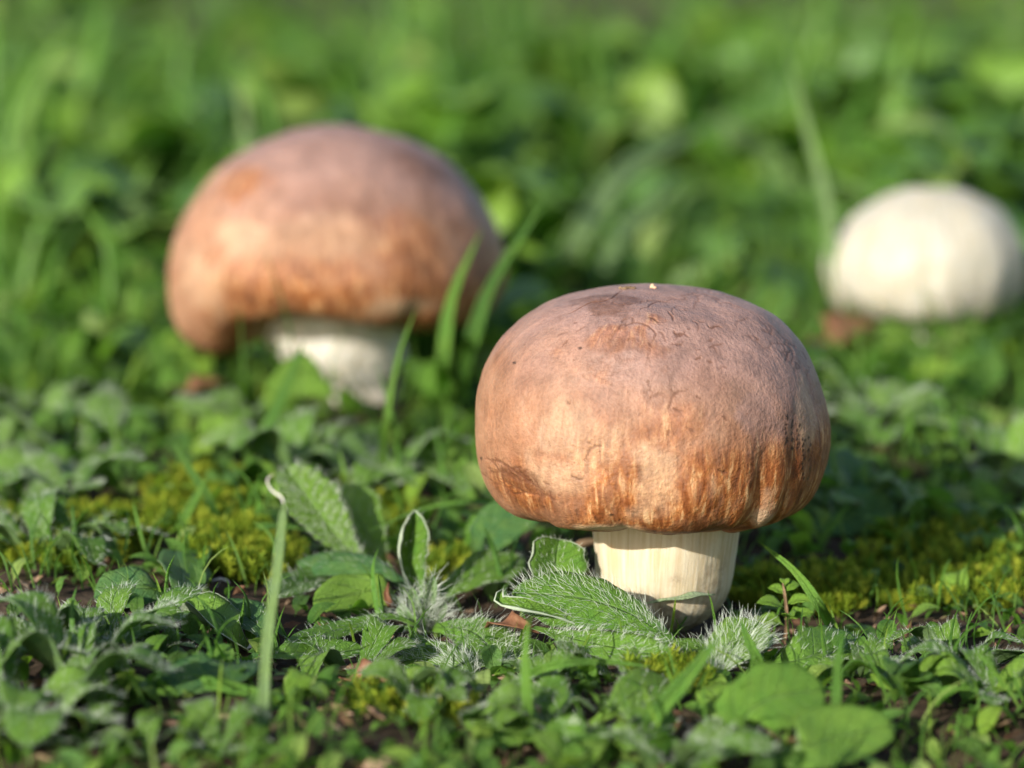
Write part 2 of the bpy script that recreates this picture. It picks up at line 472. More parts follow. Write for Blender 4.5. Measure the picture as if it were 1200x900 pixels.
for _ in range(26):
    x = random.gauss(.6, .8); z = random.gauss(5.65, .33)
    cracks.append(wander(x, z, random.randint(2, 4), random.uniform(.03, .08), random.choice((0, 3.1, .4, -.5, 1.2)), .9))
for _ in range(34):
    x = random.uniform(-3.3, -2.0); z = 3.2-.25*(x+3.3)+random.uniform(-.4, .2)
    cracks.append(wander(x, z, random.randint(1, 3), .12, random.choice((0, 3.14))-.35+random.uniform(-.7, .7), .9))
for _ in range(12):
    a_ = random.uniform(-1.5, 1.5); x = 3.3*math.sin(a_)*random.random(); z = random.uniform(2.4, 6)
    cracks.append(wander(x, z, random.randint(1, 2), random.uniform(.04, .1), random.uniform(0, 6.28)))
crk = lines_mask(V, fr, cracks, .031)
crk = np.maximum(crk, .85*sstep(.25, .55, fbm(V0*np.array([1, 1, 2.2])/.28, 15, 3))*blob(V, fr.pt(-2.6, 3.0), (.75, .9, .28), 3))
crk = np.maximum(crk, .7*sstep(.3, .6, fbm(V0/.3, 16, 3))*blob(V, fr.pt(-1.2, 6.2), (.9, .8, .35), 4))
# generic cracks on the crown, all round
crk = np.maximum(crk, .5*sstep(.80, .93, 1-np.abs(fbm(V0/.55, 19, 3))*3.0)*sstep(.35, .6, fbm(V0/1.3, 20, 2)+.3*sstep(4.5, 6, V0[:, 2])))
pale = np.maximum.reduce([blob(V, fr.pt(-.95, 2.15), (.75, .6, .32), 21), .8*blob(V, fr.pt(2.05, 2.3), (.35, .4, .6), 22),
                          .55*blob(V, fr.pt(-.15, 3.3), (.55, .5, .8), 23, 1.0)*.8, .45*blob(V, fr.pt(2.9, 4.2), (.3, .5, .9), 24),
                          .30*blob(V, fr.pt(-1.65, 4.1), (1.0, .8, .7), 25, .9), .30*blob(V, fr.pt(-1.9, 3.3), (.7, .8, .4), 25)])  # blob at left centre puts the sun's bright spot into the skin colour
back = sstep(-.2, -.6, ctr)
pale = np.maximum(pale, back*.6*sstep(.25, .6, fbm(V0/1.4, 26, 3))*sstep(4.2, 2.6, V0[:, 2]))
rust = sstep(4.6, 3.0, V0[:, 2]+.55*fbm(V0/1.1, 27, 3))*(.55+.45*sstep(-.9, .2, V0[:, 0]+1.6))
rust = np.maximum.reduce([rust*sstep(-2.2, -1.1, V0[:, 0]+.4*fbm(V0/.8, 45, 2))*(.85)+rust*.25, blob(V, fr.pt(-2.6, 2.7), (1.0, 1.0, .65), 28), .5*blob(V, fr.pt(-.85, 5.7), (.9, .7, .55), 29, 1.2), .45*blob(V, fr.pt(.3, 4.3), (.9, .7, .6), 30)])
dark = np.maximum.reduce([.9*blob(V, fr.pt(.75, 2.2), (.65, .5, .4), 31), .5*blob(V, fr.pt(1.6, 2.05), (.5, .5, .2), 32), .8*blob(V, fr.pt(-2.75, 3.05), (.7, .8, .26), 33, 1.0), .5*blob(V, fr.pt(-2.4, 2.5), (.8, .8, .3), 38, 1.0), .4*blob(V, fr.pt(2.9, 3.0), (.3, .6, .6), 39, .8), .75*blob(V, fr.pt(-1.1, 6.28), (.9, .8, .22), 37, 1.0), .35*blob(V, fr.pt(-.55, 5.7), (.4, .5, .3), 46, 1.0)])
lav_sheen = sstep(3.9, 5.9, V0[:, 2]+.6*fbm(V0/1.0, 34, 3)+.25*V0[:, 0])*.95  # reflected sky put into the crown's skin colour
lav_sheen = np.maximum(lav_sheen, .8*blob(V, fr.pt(2.0, 4.5), (.6, .7, 1.0), 35))
dots = []
for k in range(48):
    rowk = random.choice((0, 1, 2, 3, 4)); x = 2.45+.13*rowk+random.uniform(-.03, .03); z = 4.3-.12*rowk-random.random()*(.55 if rowk < 3 else 1.0)
    dots.append([(x, z), (x+.02, z+.015)])
for x, z in ((-3.4, 3.2), (-1.5, 5.6), (-.92, 2.55), (-2.75, 5.2)): dots.append([(x, z), (x+.05, z+.01)])
dirt = lines_mask(V, fr, dots, .036, .95)
tear = blob(V, fr.pt(-.85, 5.75), (.55, .5, .4), 36, .6)
V += N*(-.018*crk+.030*tear)[:, None]
cap = obj('cap', mesh_from('cap_sharp', V, F, [M['cap']], uv=uv, attrs={'mark': np.stack([crk, pale, rust], 1), 'tone': np.stack([lav_sheen, dirt, dark], 1)}), mush)
cap['label'] = 'rounded brown cap with mauve sky sheen painted on its crown and rusty fibres'
# torn crumbs of skin on the crown
def crumb(name, c, r, seed, m, parent):
    v, f, a, rw, n, u_ = revolve([(0.0005, 1), (.6, .75), (1, .1), (.8, -.5), (.0005, -.6)], 12, 8)
    v = v*np.asarray(r)*(1+.5*fbm(v*1.3+seed, seed, 3))[:, None]+c
    return obj(name, mesh_from(name, v, f, [m], uv=u_), parent)
M['crumb'] = simple('torn_cap_skin', [(.3, (.5, .26, .13)), (.7, (.72, .50, .34))], 400, .6, .3, .4, .0004)
def top_at(V, x, y):
    i = np.argmin((V[:, 0]-x)**2+(V[:, 1]-y)**2+np.where(N[:, 2] > 0, 0, 9)); return V[i]
crumb('skin_flake', top_at(V, .02, .15)+np.array([0, 0, .03]), (.055, .05, .06), 3, M['crumb'], cap)
crumb('skin_flake', top_at(V, .07, .12)+np.array([0, 0, .01]), (.05, .05, .03), 9, M['crumb'], cap)
for k, (x, y, r) in enumerate(((-.52, .1, .05), (-.44, .15, .06), (-.36, .1, .045), (-.6, .2, .04))):
    crumb('skin_flake', top_at(V, x, y)+np.array([0, 0, .015]), (r*1.3, r, r*.7), 5+k, M['twig'], cap)

# stem: thick, leaning a little, ragged at the foot
sp = [(.001, 2.5), (1.0, 2.48), (1.55, 2.3), (1.54, 2.0), (1.50, 1.6), (1.45, 1.1), (1.39, .6), (1.31, .25), (1.2, .0), (.9, -.3), (.4, -.6), (.001, -.7)]
V, F, az, row, N, uv = revolve(sp, 260, 120)
V0 = V.copy()
V += N*(.05*fbm(V0/1.2, 51, 2)+.018*fbm(V0*np.array([1, 1, .25])/.3, 52, 3)+.02*sstep(.8, 0, V0[:, 2])*fbm(V0/.25, 53, 3))[:, None]
V[:, 0] += .34+.05*(V0[:, 2]-1)*0+.12*sstep(1.2, 0, V0[:, 2])*0
V[:, 0] += -.06*(V0[:, 2]-1.2)*-1*.6
mark = np.stack([np.clip(.7*sstep(.5, -.1, V0[:, 2]+.3*fbm(V0/.5, 54, 2))+.45*blob(V, np.array([1.15, -.9, .7]), (.35, .6, .55), 55)+.5*blob(V, np.array([.45, -1.3, .85]), (.2, .3, .2), 56), 0, 1),
                 .6*blob(V, np.array([-.75, -.9, 1.1]), (.2, .4, .35), 57)], 1)
obj('stem', mesh_from('stem_sharp', V, F, [M['stem']], uv=uv, attrs={'mark': mark}), mush)['label'] = 'cream fibrous stem with earth stained foot'
# ---- the blurred brown mushroom behind
BX, BY = -4.95, 22.0
MUSH_SPOTS.append((BX+.7, BY, 2.2))
mush2 = thing('mushroom', 'larger out of focus brown mushroom with lopsided cap and white stem', 'mushroom', (BX, BY, 0), 'mushrooms standing in the grass')
R2 = 4.78
prof2 = [(0.001, 7.95), (1.0, 7.88), (2.1, 7.55), (3.1, 6.95), (3.95, 6.05), (4.5, 5.1), (4.76, 4.3), (4.78, 3.75), (4.6, 3.2), (4.2, 2.75), (3.6, 2.5), (3.1, 2.55), (2.6, 2.8), (1.7, 3.0)]
V, F, az, row, N, uv = revolve(prof2, 420, 190)
V0 = V.copy(); a0 = az-2*math.pi
low = sstep(5.2, 2.9, V0[:, 2])
aa = np.where(a0 > math.pi, a0-2*math.pi, np.where(a0 < -math.pi, a0+2*math.pi, a0))
V[:, 2] += low*(-.85*np.exp(-((aa+1.25)/.40)**2)+.5*np.exp(-((aa+.3)/.55)**2)-.1*np.exp(-((aa-1.1)/.5)**2))
V += N*(.16*fbm(V0/3.2, 61, 2)+.05*fbm(V0/1.1, 62, 3)+.012*fbm(V0/.35, 63, 3))[:, None]
V += N*(low*(-.22*np.exp(-((aa+.72)/.12)**2)-.12*np.exp(-((aa-.55)/.1)**2)))[:, None]
fr = Front(V, N)
random.seed(5)
cr2 = [[(.1, 6.0), (.35, 6.1), (.6, 6.0)], [(.9, 5.9), (1.2, 6.0)], [(-.9, 4.9), (-.6, 4.4), (-.2, 3.9)], [(-3.6, 4.6), (-3.4, 4.9)]]
for _ in range(14): cr2.append(wander(random.uniform(-4, 4), random.uniform(3.6, 7), 2, random.uniform(.1, .25), random.uniform(0, 6.28)))
crk = .7*lines_mask(V, fr, cr2, .06)
rust = np.maximum.reduce([sstep(5.4, 3.6, V0[:, 2]+.7*fbm(V0/1.5, 64, 3))*sstep(-4.2, -2.6, V0[:, 0])*.9, .75*blob(V, fr.pt(-2.5, 6.6), (1.1, 1, .55), 65), .5*blob(V, fr.pt(2.0, 5.2), (1.2, 1, 1), 66)])
pale = np.maximum.reduce([.35*blob(V, fr.pt(-3.7, 4.0), (1.0, 1, 1.0), 67, .9), .22*blob(V, fr.pt(0, 5.4), (1.8, 1, .7), 68), .25*blob(V, fr.pt(-2.2, 5.2), (1.7, 1, .6), 69), .7*sstep(.86, .93, row), .6*blob(V, fr.pt(1.8, 3.4), (1.2, 1, .35), 70)])
dark = np.maximum.reduce([.6*blob(V, fr.pt(2.5, 7.0), (1.3, 1, .6), 71), .55*blob(V, fr.pt(2.5, 4.2), (.5, .6, .8), 72), .5*blob(V, fr.pt(-2.6, 3.9), (.8, .8, .4), 73), .5*blob(V, fr.pt(3.9, 4.4), (.5, .7, .5), 74)])
lav_sheen = sstep(5.4, 7.0, V0[:, 2]+.7*fbm(V0/1.5, 75, 3)+.12*V0[:, 0])*.9
V += N*(-.04*crk)[:, None]
obj('cap', mesh_from('cap_large', V, F, [M['cap']], uv=uv, attrs={'mark': np.stack([crk, pale, rust], 1), 'tone': np.stack([lav_sheen, crk*0, dark], 1)}), mush2)['label'] = 'wide lopsided brown cap drooping lower on one side'
sp = [(.001, 3.6), (1.2, 3.5), (2.05, 3.2), (2.1, 2.6), (2.02, 2.0), (1.85, 1.5), (1.5, 1.0), (1.15, .6), (1.05, .1), (.7, -.4), (.001, -.7)]
V, F, az, row, N, uv = revolve(sp, 160, 90)
V0 = V.copy()
V += N*(.10*fbm(V0/1.4, 81, 3)+.03*fbm(V0/.4, 82, 3))[:, None]
V[:, 0] += -.30+1.0*sstep(2.4, .2, V0[:, 2])
mark = np.stack([.6*sstep(.8, 0, V0[:, 2]), V0[:, 2]*0], 1)
st2 = obj('stem', mesh_from('stem_white', V, F, [M['white_stem']], uv=uv, attrs={'mark': mark}), mush2)
st2['label'] = 'thick white stem narrowing to a knobbly foot'

# ---- the white mushroom, further back
WX, WY = 13.6, 33.0
MUSH_SPOTS.append((WX, WY, 2.2))
mush3 = thing('mushroom', 'out of focus white mushroom with smooth pale cap', 'mushroom', (WX, WY, 0), 'mushrooms standing in the grass')
prof3 = [(0.001, 5.15), (.8, 5.08), (1.7, 4.75), (2.5, 4.15), (3.05, 3.3), (3.25, 2.5), (3.15, 1.8), (2.8, 1.3), (2.3, 1.15), (1.7, 1.35), (1.2, 1.5)]
V, F, az, row, N, uv = revolve(prof3, 260, 120); V0 = V.copy()
V += N*(.22*fbm(V0/2.2, 91, 2)+.05*fbm(V0/.6, 92, 3)+.04*np.sin(az*13+3*fbm(V0/1.2, 96, 2))*sstep(4.2, 2, V0[:, 2]))[:, None]
mark = np.stack([.5*sstep(2.4, 1.2, V0[:, 2]+.5*fbm(V0/.8, 93, 2)), .25*sstep(.3, .7, fbm(V0/1.1, 94, 3))], 1)
obj('cap', mesh_from('cap_white', V, F, [M['white_cap']], uv=uv, attrs={'mark': mark}), mush3)['label'] = 'smooth white cap with faint streaks'
V, F, az, row, N, uv = revolve([(.001, 1.9), (.9, 1.85), (1.25, 1.6), (1.2, 1.0), (1.15, .3), (1.1, -.2), (.001, -.6)], 80, 40); V0 = V.copy()
V += N*(.06*fbm(V0/.9, 95, 3))[:, None]
obj('stem', mesh_from('stem_small', V, F, [M['white_stem']], uv=uv, attrs={'mark': np.stack([.6*sstep(.7, 0, V0[:, 2]), V0[:, 2]*0], 1)}), mush3)

# ------------------------------------------------------------------ leaves and blades
SHAPES = {
    'oblong': ([0, .08, .22, .45, .66, .82, .93, .98, 1], [.14, .17, .38, .80, 1, .90, .58, .28, .02]),
    'ovate': ([0, .14, .2, .34, .5, .7, .85, .95, 1], [.08, .09, .36, .88, 1, .78, .45, .18, .01]),
    'round': ([0, .18, .24, .38, .6, .8, .93, .98, 1], [.06, .06, .40, .86, 1, .88, .55, .28, .02]),
    'blade': ([0, .1, .4, .7, .9, 1], [.62, .85, 1, .78, .38, .02]),
    'stalk': ([0, .3, .8, .97, 1], [1, .9, .75, .6, .25]),
}
def norm(v): return v/(np.linalg.norm(v, axis=-1, keepdims=True)+1e-12)

def leaf_geo(mid, W, up=(0, 0, 1), shape='oblong', nu=8, nv=18, fold=.25, curl=0.0, wave=.0, quilt=.0, nq=10, twist=0.0, th=.02, seed=0, asym=0.0):
    """a leaf along the points of mid: two skins joined at the margin. Returns verts, quads, material index, uv, frame"""
    P = catmull(np.asarray(mid, float), nv+1)
    t = np.linspace(0, 1, nv+1)
    T = norm(np.gradient(P, axis=0))
    up = np.asarray(up, float)
    S = norm(np.cross(T, np.broadcast_to(up, T.shape)))
    Nn = np.cross(S, T)
    if twist:
        a = twist*t[:, None]
        S, Nn = S*np.cos(a)+Nn*np.sin(a), Nn*np.cos(a)-S*np.sin(a)
    w = np.interp(t, *SHAPES[shape])*W/2
    r_ = np.random.default_rng(seed)
    w = w*(1+.05*np.sin(t*r_.uniform(14, 30)+r_.uniform(0, 6)))
    u = np.linspace(-1, 1, nu+1)
    U, TT = np.meshgrid(u, t)
    au = np.abs(U)
    hgt = au*fold+curl*au**3
    hgt = hgt*w[:, None]
    ph1, ph2 = r_.uniform(0, 6, 2)
    hgt = hgt+wave*au**2*W*.5*np.sin(TT*r_.uniform(9, 15)+np.where(U > 0, ph1, ph2))*np.minimum(1, w[:, None]/(W*.3))
    if quilt:
        hgt = hgt+quilt*(np.abs(np.sin((TT*nq-au*1.3)*math.pi))-.5)*np.minimum(1, w[:, None]/(W*.3))*np.minimum(1, au*3)
    lat = U*w[:, None]*np.cos(np.arctan(fold))
    top = P[:, None, :]+S[:, None, :]*lat[..., None]+Nn[:, None, :]*hgt[..., None]
    bot = top-Nn[:, None, :]*(th*(1-.5*au))[..., None]
    n1 = (nu+1)*(nv+1)
    idx = np.arange(n1).reshape(nv+1, nu+1)
    a, b_, c, d = idx[:-1, :-1].ravel(), idx[:-1, 1:].ravel(), idx[1:, 1:].ravel(), idx[1:, :-1].ravel()
    Ft = np.stack([a, b_, c, d], 1)
    Fb = np.stack([d, c, b_, a], 1)+n1
    rl = np.concatenate([idx[:, 0], idx[-1, 1:], idx[::-1, -1][1:], idx[0, ::-1][1:]])
    Fr = np.stack([rl[:-1], rl[1:], rl[1:]+n1, rl[:-1]+n1], 1)
    V = np.vstack([top.reshape(-1, 3), bot.reshape(-1, 3)])
    F = np.vstack([Ft, Fb, Fr])
    mi = np.concatenate([np.zeros(len(Ft)), np.ones(len(Fb)), np.ones(len(Fr))]).astype(int)
    uv = np.stack([U.ravel()*.5+.5, TT.ravel()], 1); uv = np.vstack([uv, uv])
    return V, F, mi, uv, (top, S, Nn, T)

def hair_geo(frame, n, seed, L=(.12, .32), wd=.0075, edge=.2, lean=.5):
    """tapered bent white hairs standing on a leaf's upper skin"""
    top, S, Nn, T = frame
    r_ = np.random.default_rng(seed)
    nv, nu = top.shape[0]-1, top.shape[1]-1
    t = r_.uniform(.12, .99, n); u = r_.uniform(0, 1, n)
    ed = r_.random(n) < edge
    u = np.where(ed, np.where(r_.random(n) < .5, r_.uniform(0, .04, n), r_.uniform(.96, 1, n)), u)
    fi, fj = t*nv, u*nu
    i, j = np.minimum(fi.astype(int), nv-1), np.minimum(fj.astype(int), nu-1)
    a, b_ = (fi-i)[:, None], (fj-j)[:, None]
    P = (top[i, j]*(1-a)*(1-b_)+top[i+1, j]*a*(1-b_)+top[i, j+1]*(1-a)*b_+top[i+1, j+1]*a*b_)
    s, nn, tt = S[i], Nn[i], T[i]
    side = (u*2-1)[:, None]
    D = norm(nn*r_.uniform(.2, .75, (n, 1))+s*side*np.where(ed, .9, .5)[:, None]+tt*r_.uniform(.0, .9, (n, 1))*lean*2+r_.normal(0, .18, (n, 3)))
    ln = (r_.uniform(*L, n)*np.where(ed, .65, 1))[:, None]
    bend = norm(tt+s*side*.6+r_.normal(0, .4, (n, 3)))
    p1 = P+D*ln*.5; p2 = P+D*ln*.9+bend*ln*.25
    X = norm(np.cross(D, r_.normal(0, 1, (n, 3))))*wd/2
    V = np.stack([P-X, P+X, p1-X*.8, p1+X*.8, p2-X*.3, p2+X*.3], 1).reshape(-1, 3)
    k = np.arange(n)[:, None]*6
    F = np.concatenate([k+np.array([[0, 1, 3, 2]]), k+np.array([[2, 3, 5, 4]])])
    return V, F

def add_leaf(parent, mid, W, mats, hairs=0, hseed=0, hair_kw={}, name='leaf', label=None, rim=0, **kw):
    """leaf given in world cm points, made a child of a plant standing at its own base"""
    base = np.array(parent.location)/CM
    mid = np.array(mid, float)
    for k, q in enumerate(mid):              # keep the leaf clear of the ground
        while k and q[2]-gz1(q[0], q[1]) < (.32 if k < len(mid)-1 else .2): q += (np.array([0, CAM_Y, CAM_H])-q)*.004
    V, F, mi, uv, frame = leaf_geo(np.asarray(mid, float)-base, W, seed=hseed, **kw)
    o = obj(name, mesh_from('leaf_blade', V, F, mats, mi, uv), parent)
    if label: o['label'] = label
    if rim:                                   # thick felted margin
        top = frame[0]; loop = np.vstack([top[2:, 0], top[::-1, -1][:-2]])
        d = norm(np.gradient(loop, axis=0)); a_ = norm(np.cross(d, np.array([.3, .2, .93]))); b2 = np.cross(d, a_)
        tt_ = np.linspace(0, 1, len(loop))
        tw = (rim*np.interp(tt_, [0, .1, .3, .5, .7, .95, 1], [.2, .7, 1, .5, .25, .15, .05])*(1+.3*np.sin(tt_*23)+.2*np.sin(tt_*61)))[:, None]
        ring = np.stack([loop+(a_*math.cos(t_)+b2*math.sin(t_))*tw for t_ in np.linspace(0, 2*math.pi, 6, endpoint=False)], 1)
        n_ = len(loop); ii = np.arange(n_*6).reshape(n_, 6); nx = np.roll(ii, -1, axis=1)
        obj('leaf_margin', mesh_from('leaf_margin', ring.reshape(-1, 3), np.stack([ii[:-1], ii[1:], nx[1:], nx[:-1]], -1).reshape(-1, 4), [M['rim']]), o)['label'] = 'white felted leaf margin'
    if hairs:
        hv, hf = hair_geo(frame, int(hairs*1.4), hseed, **hair_kw)
        h = obj('leaf_hairs', mesh_from('leaf_hairs', hv, hf, [M['hair']]), o); h['kind'] = 'stuff'
    return o

def blade(pts, W, label, m='blade', group='single grass shoots', name='grass_shoot', **kw):
    """a single blade standing on the ground: origin at its foot"""
    pts = np.asarray(pts, float)
    base = pts[0]
    a = dict(shape='blade', nu=4, nv=20, fold=.45, th=.012)
    a.update(kw)
    V, F, mi, uv, fr_ = leaf_geo(pts-base, W, **a)
    o = obj(name, mesh_from('blade', V, F, [M[m], M[m]], mi, uv), None, base)
    return tag(o, label, 'grass' if name == 'grass_shoot' else 'grass stalk', group)

H, HD, FE, WE, LI = M['hawk'], M['hawk_dark'], M['felt'], M['weed'], M['lime']

# ---- hairy rosette in the open, left of the sharp mushroom
pA = ground(497, 742)
A = thing('hawkweed_plant', 'hairy rosette of tongue shaped leaves with silvery crown beside the mossy patch', 'weed', pA, 'hairy rosettes')
cA = pA+np.array([0, 0, .35])
add_leaf(A, [at(432, 668, 2.5), at(398, 632, 2.8), at(362, 585, 3.2), at(335, 546, 3.6)], 1.35, [H, FE], 420, 1, dict(L=(.08, .2), edge=.15), up=(.5, -.78, .35), fold=.2, quilt=.10, nq=13, shape='oblong', nv=40, nu=12, label='upright strongly ribbed leaf', name='leaf')
add_leaf(A, [at(452, 668, 3.4), at(440, 640, 3.7), at(420, 605, 4.2), at(395, 572, 4.9)], 1.2, [H, FE], 160, 2, dict(L=(.06, .14)), up=(.1, -.9, .4), fold=.15, quilt=.02)
add_leaf(A, [at(485, 690, 1.2), at(440, 662, 1.6), at(395, 655, 1.9), at(347, 658, 2.2)], .75, [HD, FE], 60, 3, dict(L=(.05, .12)), up=(0, -.55, .85), fold=-.1, curl=-.25, shape='oblong')
add_leaf(A, [at(492, 722, .4), at(487, 690, .8), at(479, 650, 1.1), at(486, 598, 1.3)], .85, [H, M['felt']], 90, 4, dict(L=(.06, .16)), up=(.35, -.9, .1), fold=.9, curl=-.2, th=.03, rim=.034, shape='oblong', label='narrow leaf folded into a boat with white edge')
add_leaf(A, [at(500, 712, 1.0), at(530, 688, 1.5), at(570, 668, 2.2), at(615, 652, 3.0)], .95, [H, FE], 130, 5, dict(L=(.06, .18)), up=(-.1, -.75, .7), fold=.12, wave=.12, quilt=.015)
add_leaf(A, [at(575, 800, -3.3), at(545, 778, -3.2), at(505, 768, -3.1), at(438, 785, -2.9)], 1.15, [H, FE], 480, 6, dict(L=(.12, .34), edge=.14), up=(.15, -.55, .85), fold=-.25, quilt=.05, nq=12, nv=34, nu=10)
add_leaf(A, [at(508, 735, -.8), at(535, 735, -1.2), at(562, 745, -1.8), at(588, 778, -2.6)], 1.55, [H, FE], 520, 7, dict(L=(.14, .36), edge=.14), up=(.1, -.75, .65), fold=-.12, quilt=.03, nv=24)
add_leaf(A, [at(492, 735, -1.0), at(455, 722, -1.0), at(400, 737, -1.2), at(335, 757, -1.5)], .68, [H, FE], 120, 8, dict(L=(.08, .2)), up=(0, -.35, .93), fold=.25, curl=-.2)
add_leaf(A, [at(462, 702, 1.6), at(412, 680, 1.9), at(370, 678, 2.0), at(318, 700, 1.8)], .8, [H, FE], 260, 9, dict(L=(.1, .26)), up=(0, -.7, .7), fold=.2, quilt=.02)
# silvery tuft of young leaves in the crown
for k, (dx, h) in enumerate(((-.12, 1.0), (.10, 1.25), (.0, .8), (.22, .7), (-.25, .65))):
    add_leaf(A, [pA+np.array([dx*.4, -.1, .0]), pA+np.array([dx, -.15, h*.5]), pA+np.array([dx*2.0, -.1, h])], .34, [M['under'], FE], 110, 20+k, dict(L=(.18, .45), edge=.5, lean=.7, wd=.009), up=(dx, -1, .2), fold=.9, nv=10, nu=6, name='young_leaf')

# ---- lime coloured leaf
pC = ground(470, 722)+np.array([0, .6, 0])
C_ = thing('weed_plant', 'bright lime green leaf with pale midrib and brown notch in its end', 'weed', pC, 'broad leaved weeds')
add_leaf(C_, [pC, at(458, 694, .5), at(420, 694, .3), at(368, 712, .1)], 1.0, [LI, LI], 0, 31, up=(.1, -.62, .78), fold=.1, wave=.1, shape='oblong', nv=22)
add_leaf(C_, [pC, at(462, 712, .3), at(452, 700, .3), at(455, 682, .3)], .2, [M['dead'], M['dead']], 0, 32, up=(.2, -.6, .7), fold=.5, wave=.3, nv=10, nu=4, name='withered_leaf')

# ---- rosette at the foot of the sharp mushroom
pB = ground(592, 726)
B = thing('hawkweed_plant', 'hairy rosette with one long bristly leaf lying before the cream stem', 'weed', pB, 'hairy rosettes')
add_leaf(B, [at(800, 762, -3.4), at(745, 722, -3.2), at(680, 700, -3.0), at(600, 694, -2.8)], 1.25, [H, FE], 620, 41, dict(L=(.10, .30), edge=.14), up=(-.12, -.72, .7), fold=-.12, curl=-.15, quilt=.03, nq=9, nv=36, nu=12, label='long bristly tongue leaf')
add_leaf(B, [at(700, 742, -3.1), at(655, 722, -3.2), at(615, 712, -3.3), at(585, 705, -3.2), at(590, 690, -3.1)], .34, [H, FE], 70, 42, dict(L=(.06, .16)), up=(0, -.8, .6), fold=1.0, th=.03, rim=.03, label='curled white underside of a young leaf')
add_leaf(B, [at(652, 722, -1.0), at(652, 690, -.8), at(652, 655, -.5), at(655, 632, -.2)], 1.30, [H, FE], 130, 43, dict(L=(.06, .16)), up=(.10, -.9, .4), fold=.55, th=.03, rim=.017, shape='round', nv=20, label='round leaf folded along its midrib with pale rim')
add_leaf(B, [at(625, 735, -2.6), at(680, 750, -3.9), at(740, 762, -4.6), at(800, 772, -5)], .75, [H, FE], 300, 44, dict(L=(.1, .24)), up=(0, -.6, .8), fold=.1, quilt=.02)
# ---- broad leaf under the cap
pE = ground(548, 672)
E = thing('weed_plant', 'blue green leaf with pale midrib slanting up beneath the sharp brown cap', 'weed', pE, 'broad leaved weeds')
add_leaf(E, [pE, at(562, 640, 3.2), at(592, 612, 3.2), at(640, 588, 3.4)], 1.15, [HD, FE], 30, 51, dict(L=(.05, .1)), up=(-.45, -.75, .5), fold=.15, shape='oblong')
add_leaf(E, [pE, at(552, 650, 4.2), at(590, 605, 4.6), at(640, 596, 5.0)], 1.1, [WE, WE], 0, 52, up=(-.3, -.6, .7), fold=.2, shape='ovate')
# ---- folded leaf, half in shade
pD = ground(296, 772)
D = thing('weed_plant', 'folded leaf with one bright half and one dark bluish half by bare soil', 'weed', pD, 'broad leaved weeds')
add_leaf(D, [at(300, 772, -2.6), at(265, 745, -2.3), at(232, 728, -1.9), at(196, 716, -1.4)], 1.45, [H, FE], 60, 61, dict(L=(.04, .1)), up=(.45, -.35, .8), fold=.6, rim=.012, shape='oblong', nv=22, label='folded leaf with bright rim')
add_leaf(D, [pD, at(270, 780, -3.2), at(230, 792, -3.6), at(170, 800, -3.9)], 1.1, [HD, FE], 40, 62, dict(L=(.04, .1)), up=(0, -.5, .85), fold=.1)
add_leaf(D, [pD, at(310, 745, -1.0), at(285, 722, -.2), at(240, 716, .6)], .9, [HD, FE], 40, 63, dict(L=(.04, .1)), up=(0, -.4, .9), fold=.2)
add_leaf(D, [pD, at(330, 765, -3.3), at(372, 765, -3.4), at(430, 760, -3.2)], .7, [H, FE], 60, 64, dict(L=(.06, .14)), up=(0, -.4, .9), fold=.2)
# ---- dark leaves left of the moss
pG = ground(205, 700)
G_ = thing('weed_plant', 'dark bluish leaves low on the ground next to yellow moss and white chip', 'weed', pG, 'broad leaved weeds')
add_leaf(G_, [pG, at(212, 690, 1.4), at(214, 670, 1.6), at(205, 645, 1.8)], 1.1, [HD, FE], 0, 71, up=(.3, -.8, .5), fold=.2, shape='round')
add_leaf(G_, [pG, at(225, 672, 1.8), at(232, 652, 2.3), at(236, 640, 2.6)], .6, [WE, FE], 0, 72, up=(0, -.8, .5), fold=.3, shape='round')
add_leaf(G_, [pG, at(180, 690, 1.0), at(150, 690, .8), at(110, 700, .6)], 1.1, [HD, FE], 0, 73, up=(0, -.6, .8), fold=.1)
# ---- right of the stem
pS = ground(918, 756)
S_ = thing('chickweed_sprig', 'small bright sprig of pointed leaves beside the cream stem', 'weed', pS, 'broad leaved weeds')
stem_pts = [pS, pS+np.array([.05, -.1, .5]), pS+np.array([.0, -.15, 1.0]), pS+np.array([-.05, -.1, 1.3])]
add_leaf(S_, stem_pts, .1, [M['twig'], M['twig']], 0, 81, up=(0, -1, 0), fold=.8, shape='stalk', nu=4, nv=8, name='stalk')
for k, (f, a, L, w) in enumerate(((.35, 2.9, .55, .35), (.45, .2, .6, .36), (.65, 3.4, .6, .36), (.7, -.4, .55, .32), (.85, 2.4, .45, .26), (.9, .8, .45, .26), (1, 1.6, .35, .22), (.5, -1.3, .5, .3))):
    p = pS+np.array([0, -.12, 1.25*f]); d = np.array([math.cos(a), math.sin(a)*.7-.2, .25])
    add_leaf(S_, [p, p+d*L*.5+np.array([0, 0, .06]), p+d*L], w, [LI, LI], 0, 82+k, up=(0, -.5, .85), fold=.3, shape='ovate', nv=10, nu=6)
pR = ground(868, 780)
R_ = thing('hawkweed_plant', 'hairy rosette with silvery bristles to the right of the cream stem foot', 'weed', pR, 'hairy rosettes')
add_leaf(R_, [at(828, 800, -5.0), at(845, 778, -4.6), at(866, 752, -4.1), at(893, 730, -3.6)], 1.15, [H, FE], 420, 91, dict(L=(.14, .36), edge=.14), up=(-.35, -.75, .6), fold=.12, quilt=.02)
add_leaf(R_, [pR, at(830, 760, -3.6), at(790, 770, -4.2), at(740, 800, -4.8)], 1.2, [H, FE], 300, 92, dict(L=(.1, .3)), up=(0, -.6, .8), fold=.1, wave=.1)
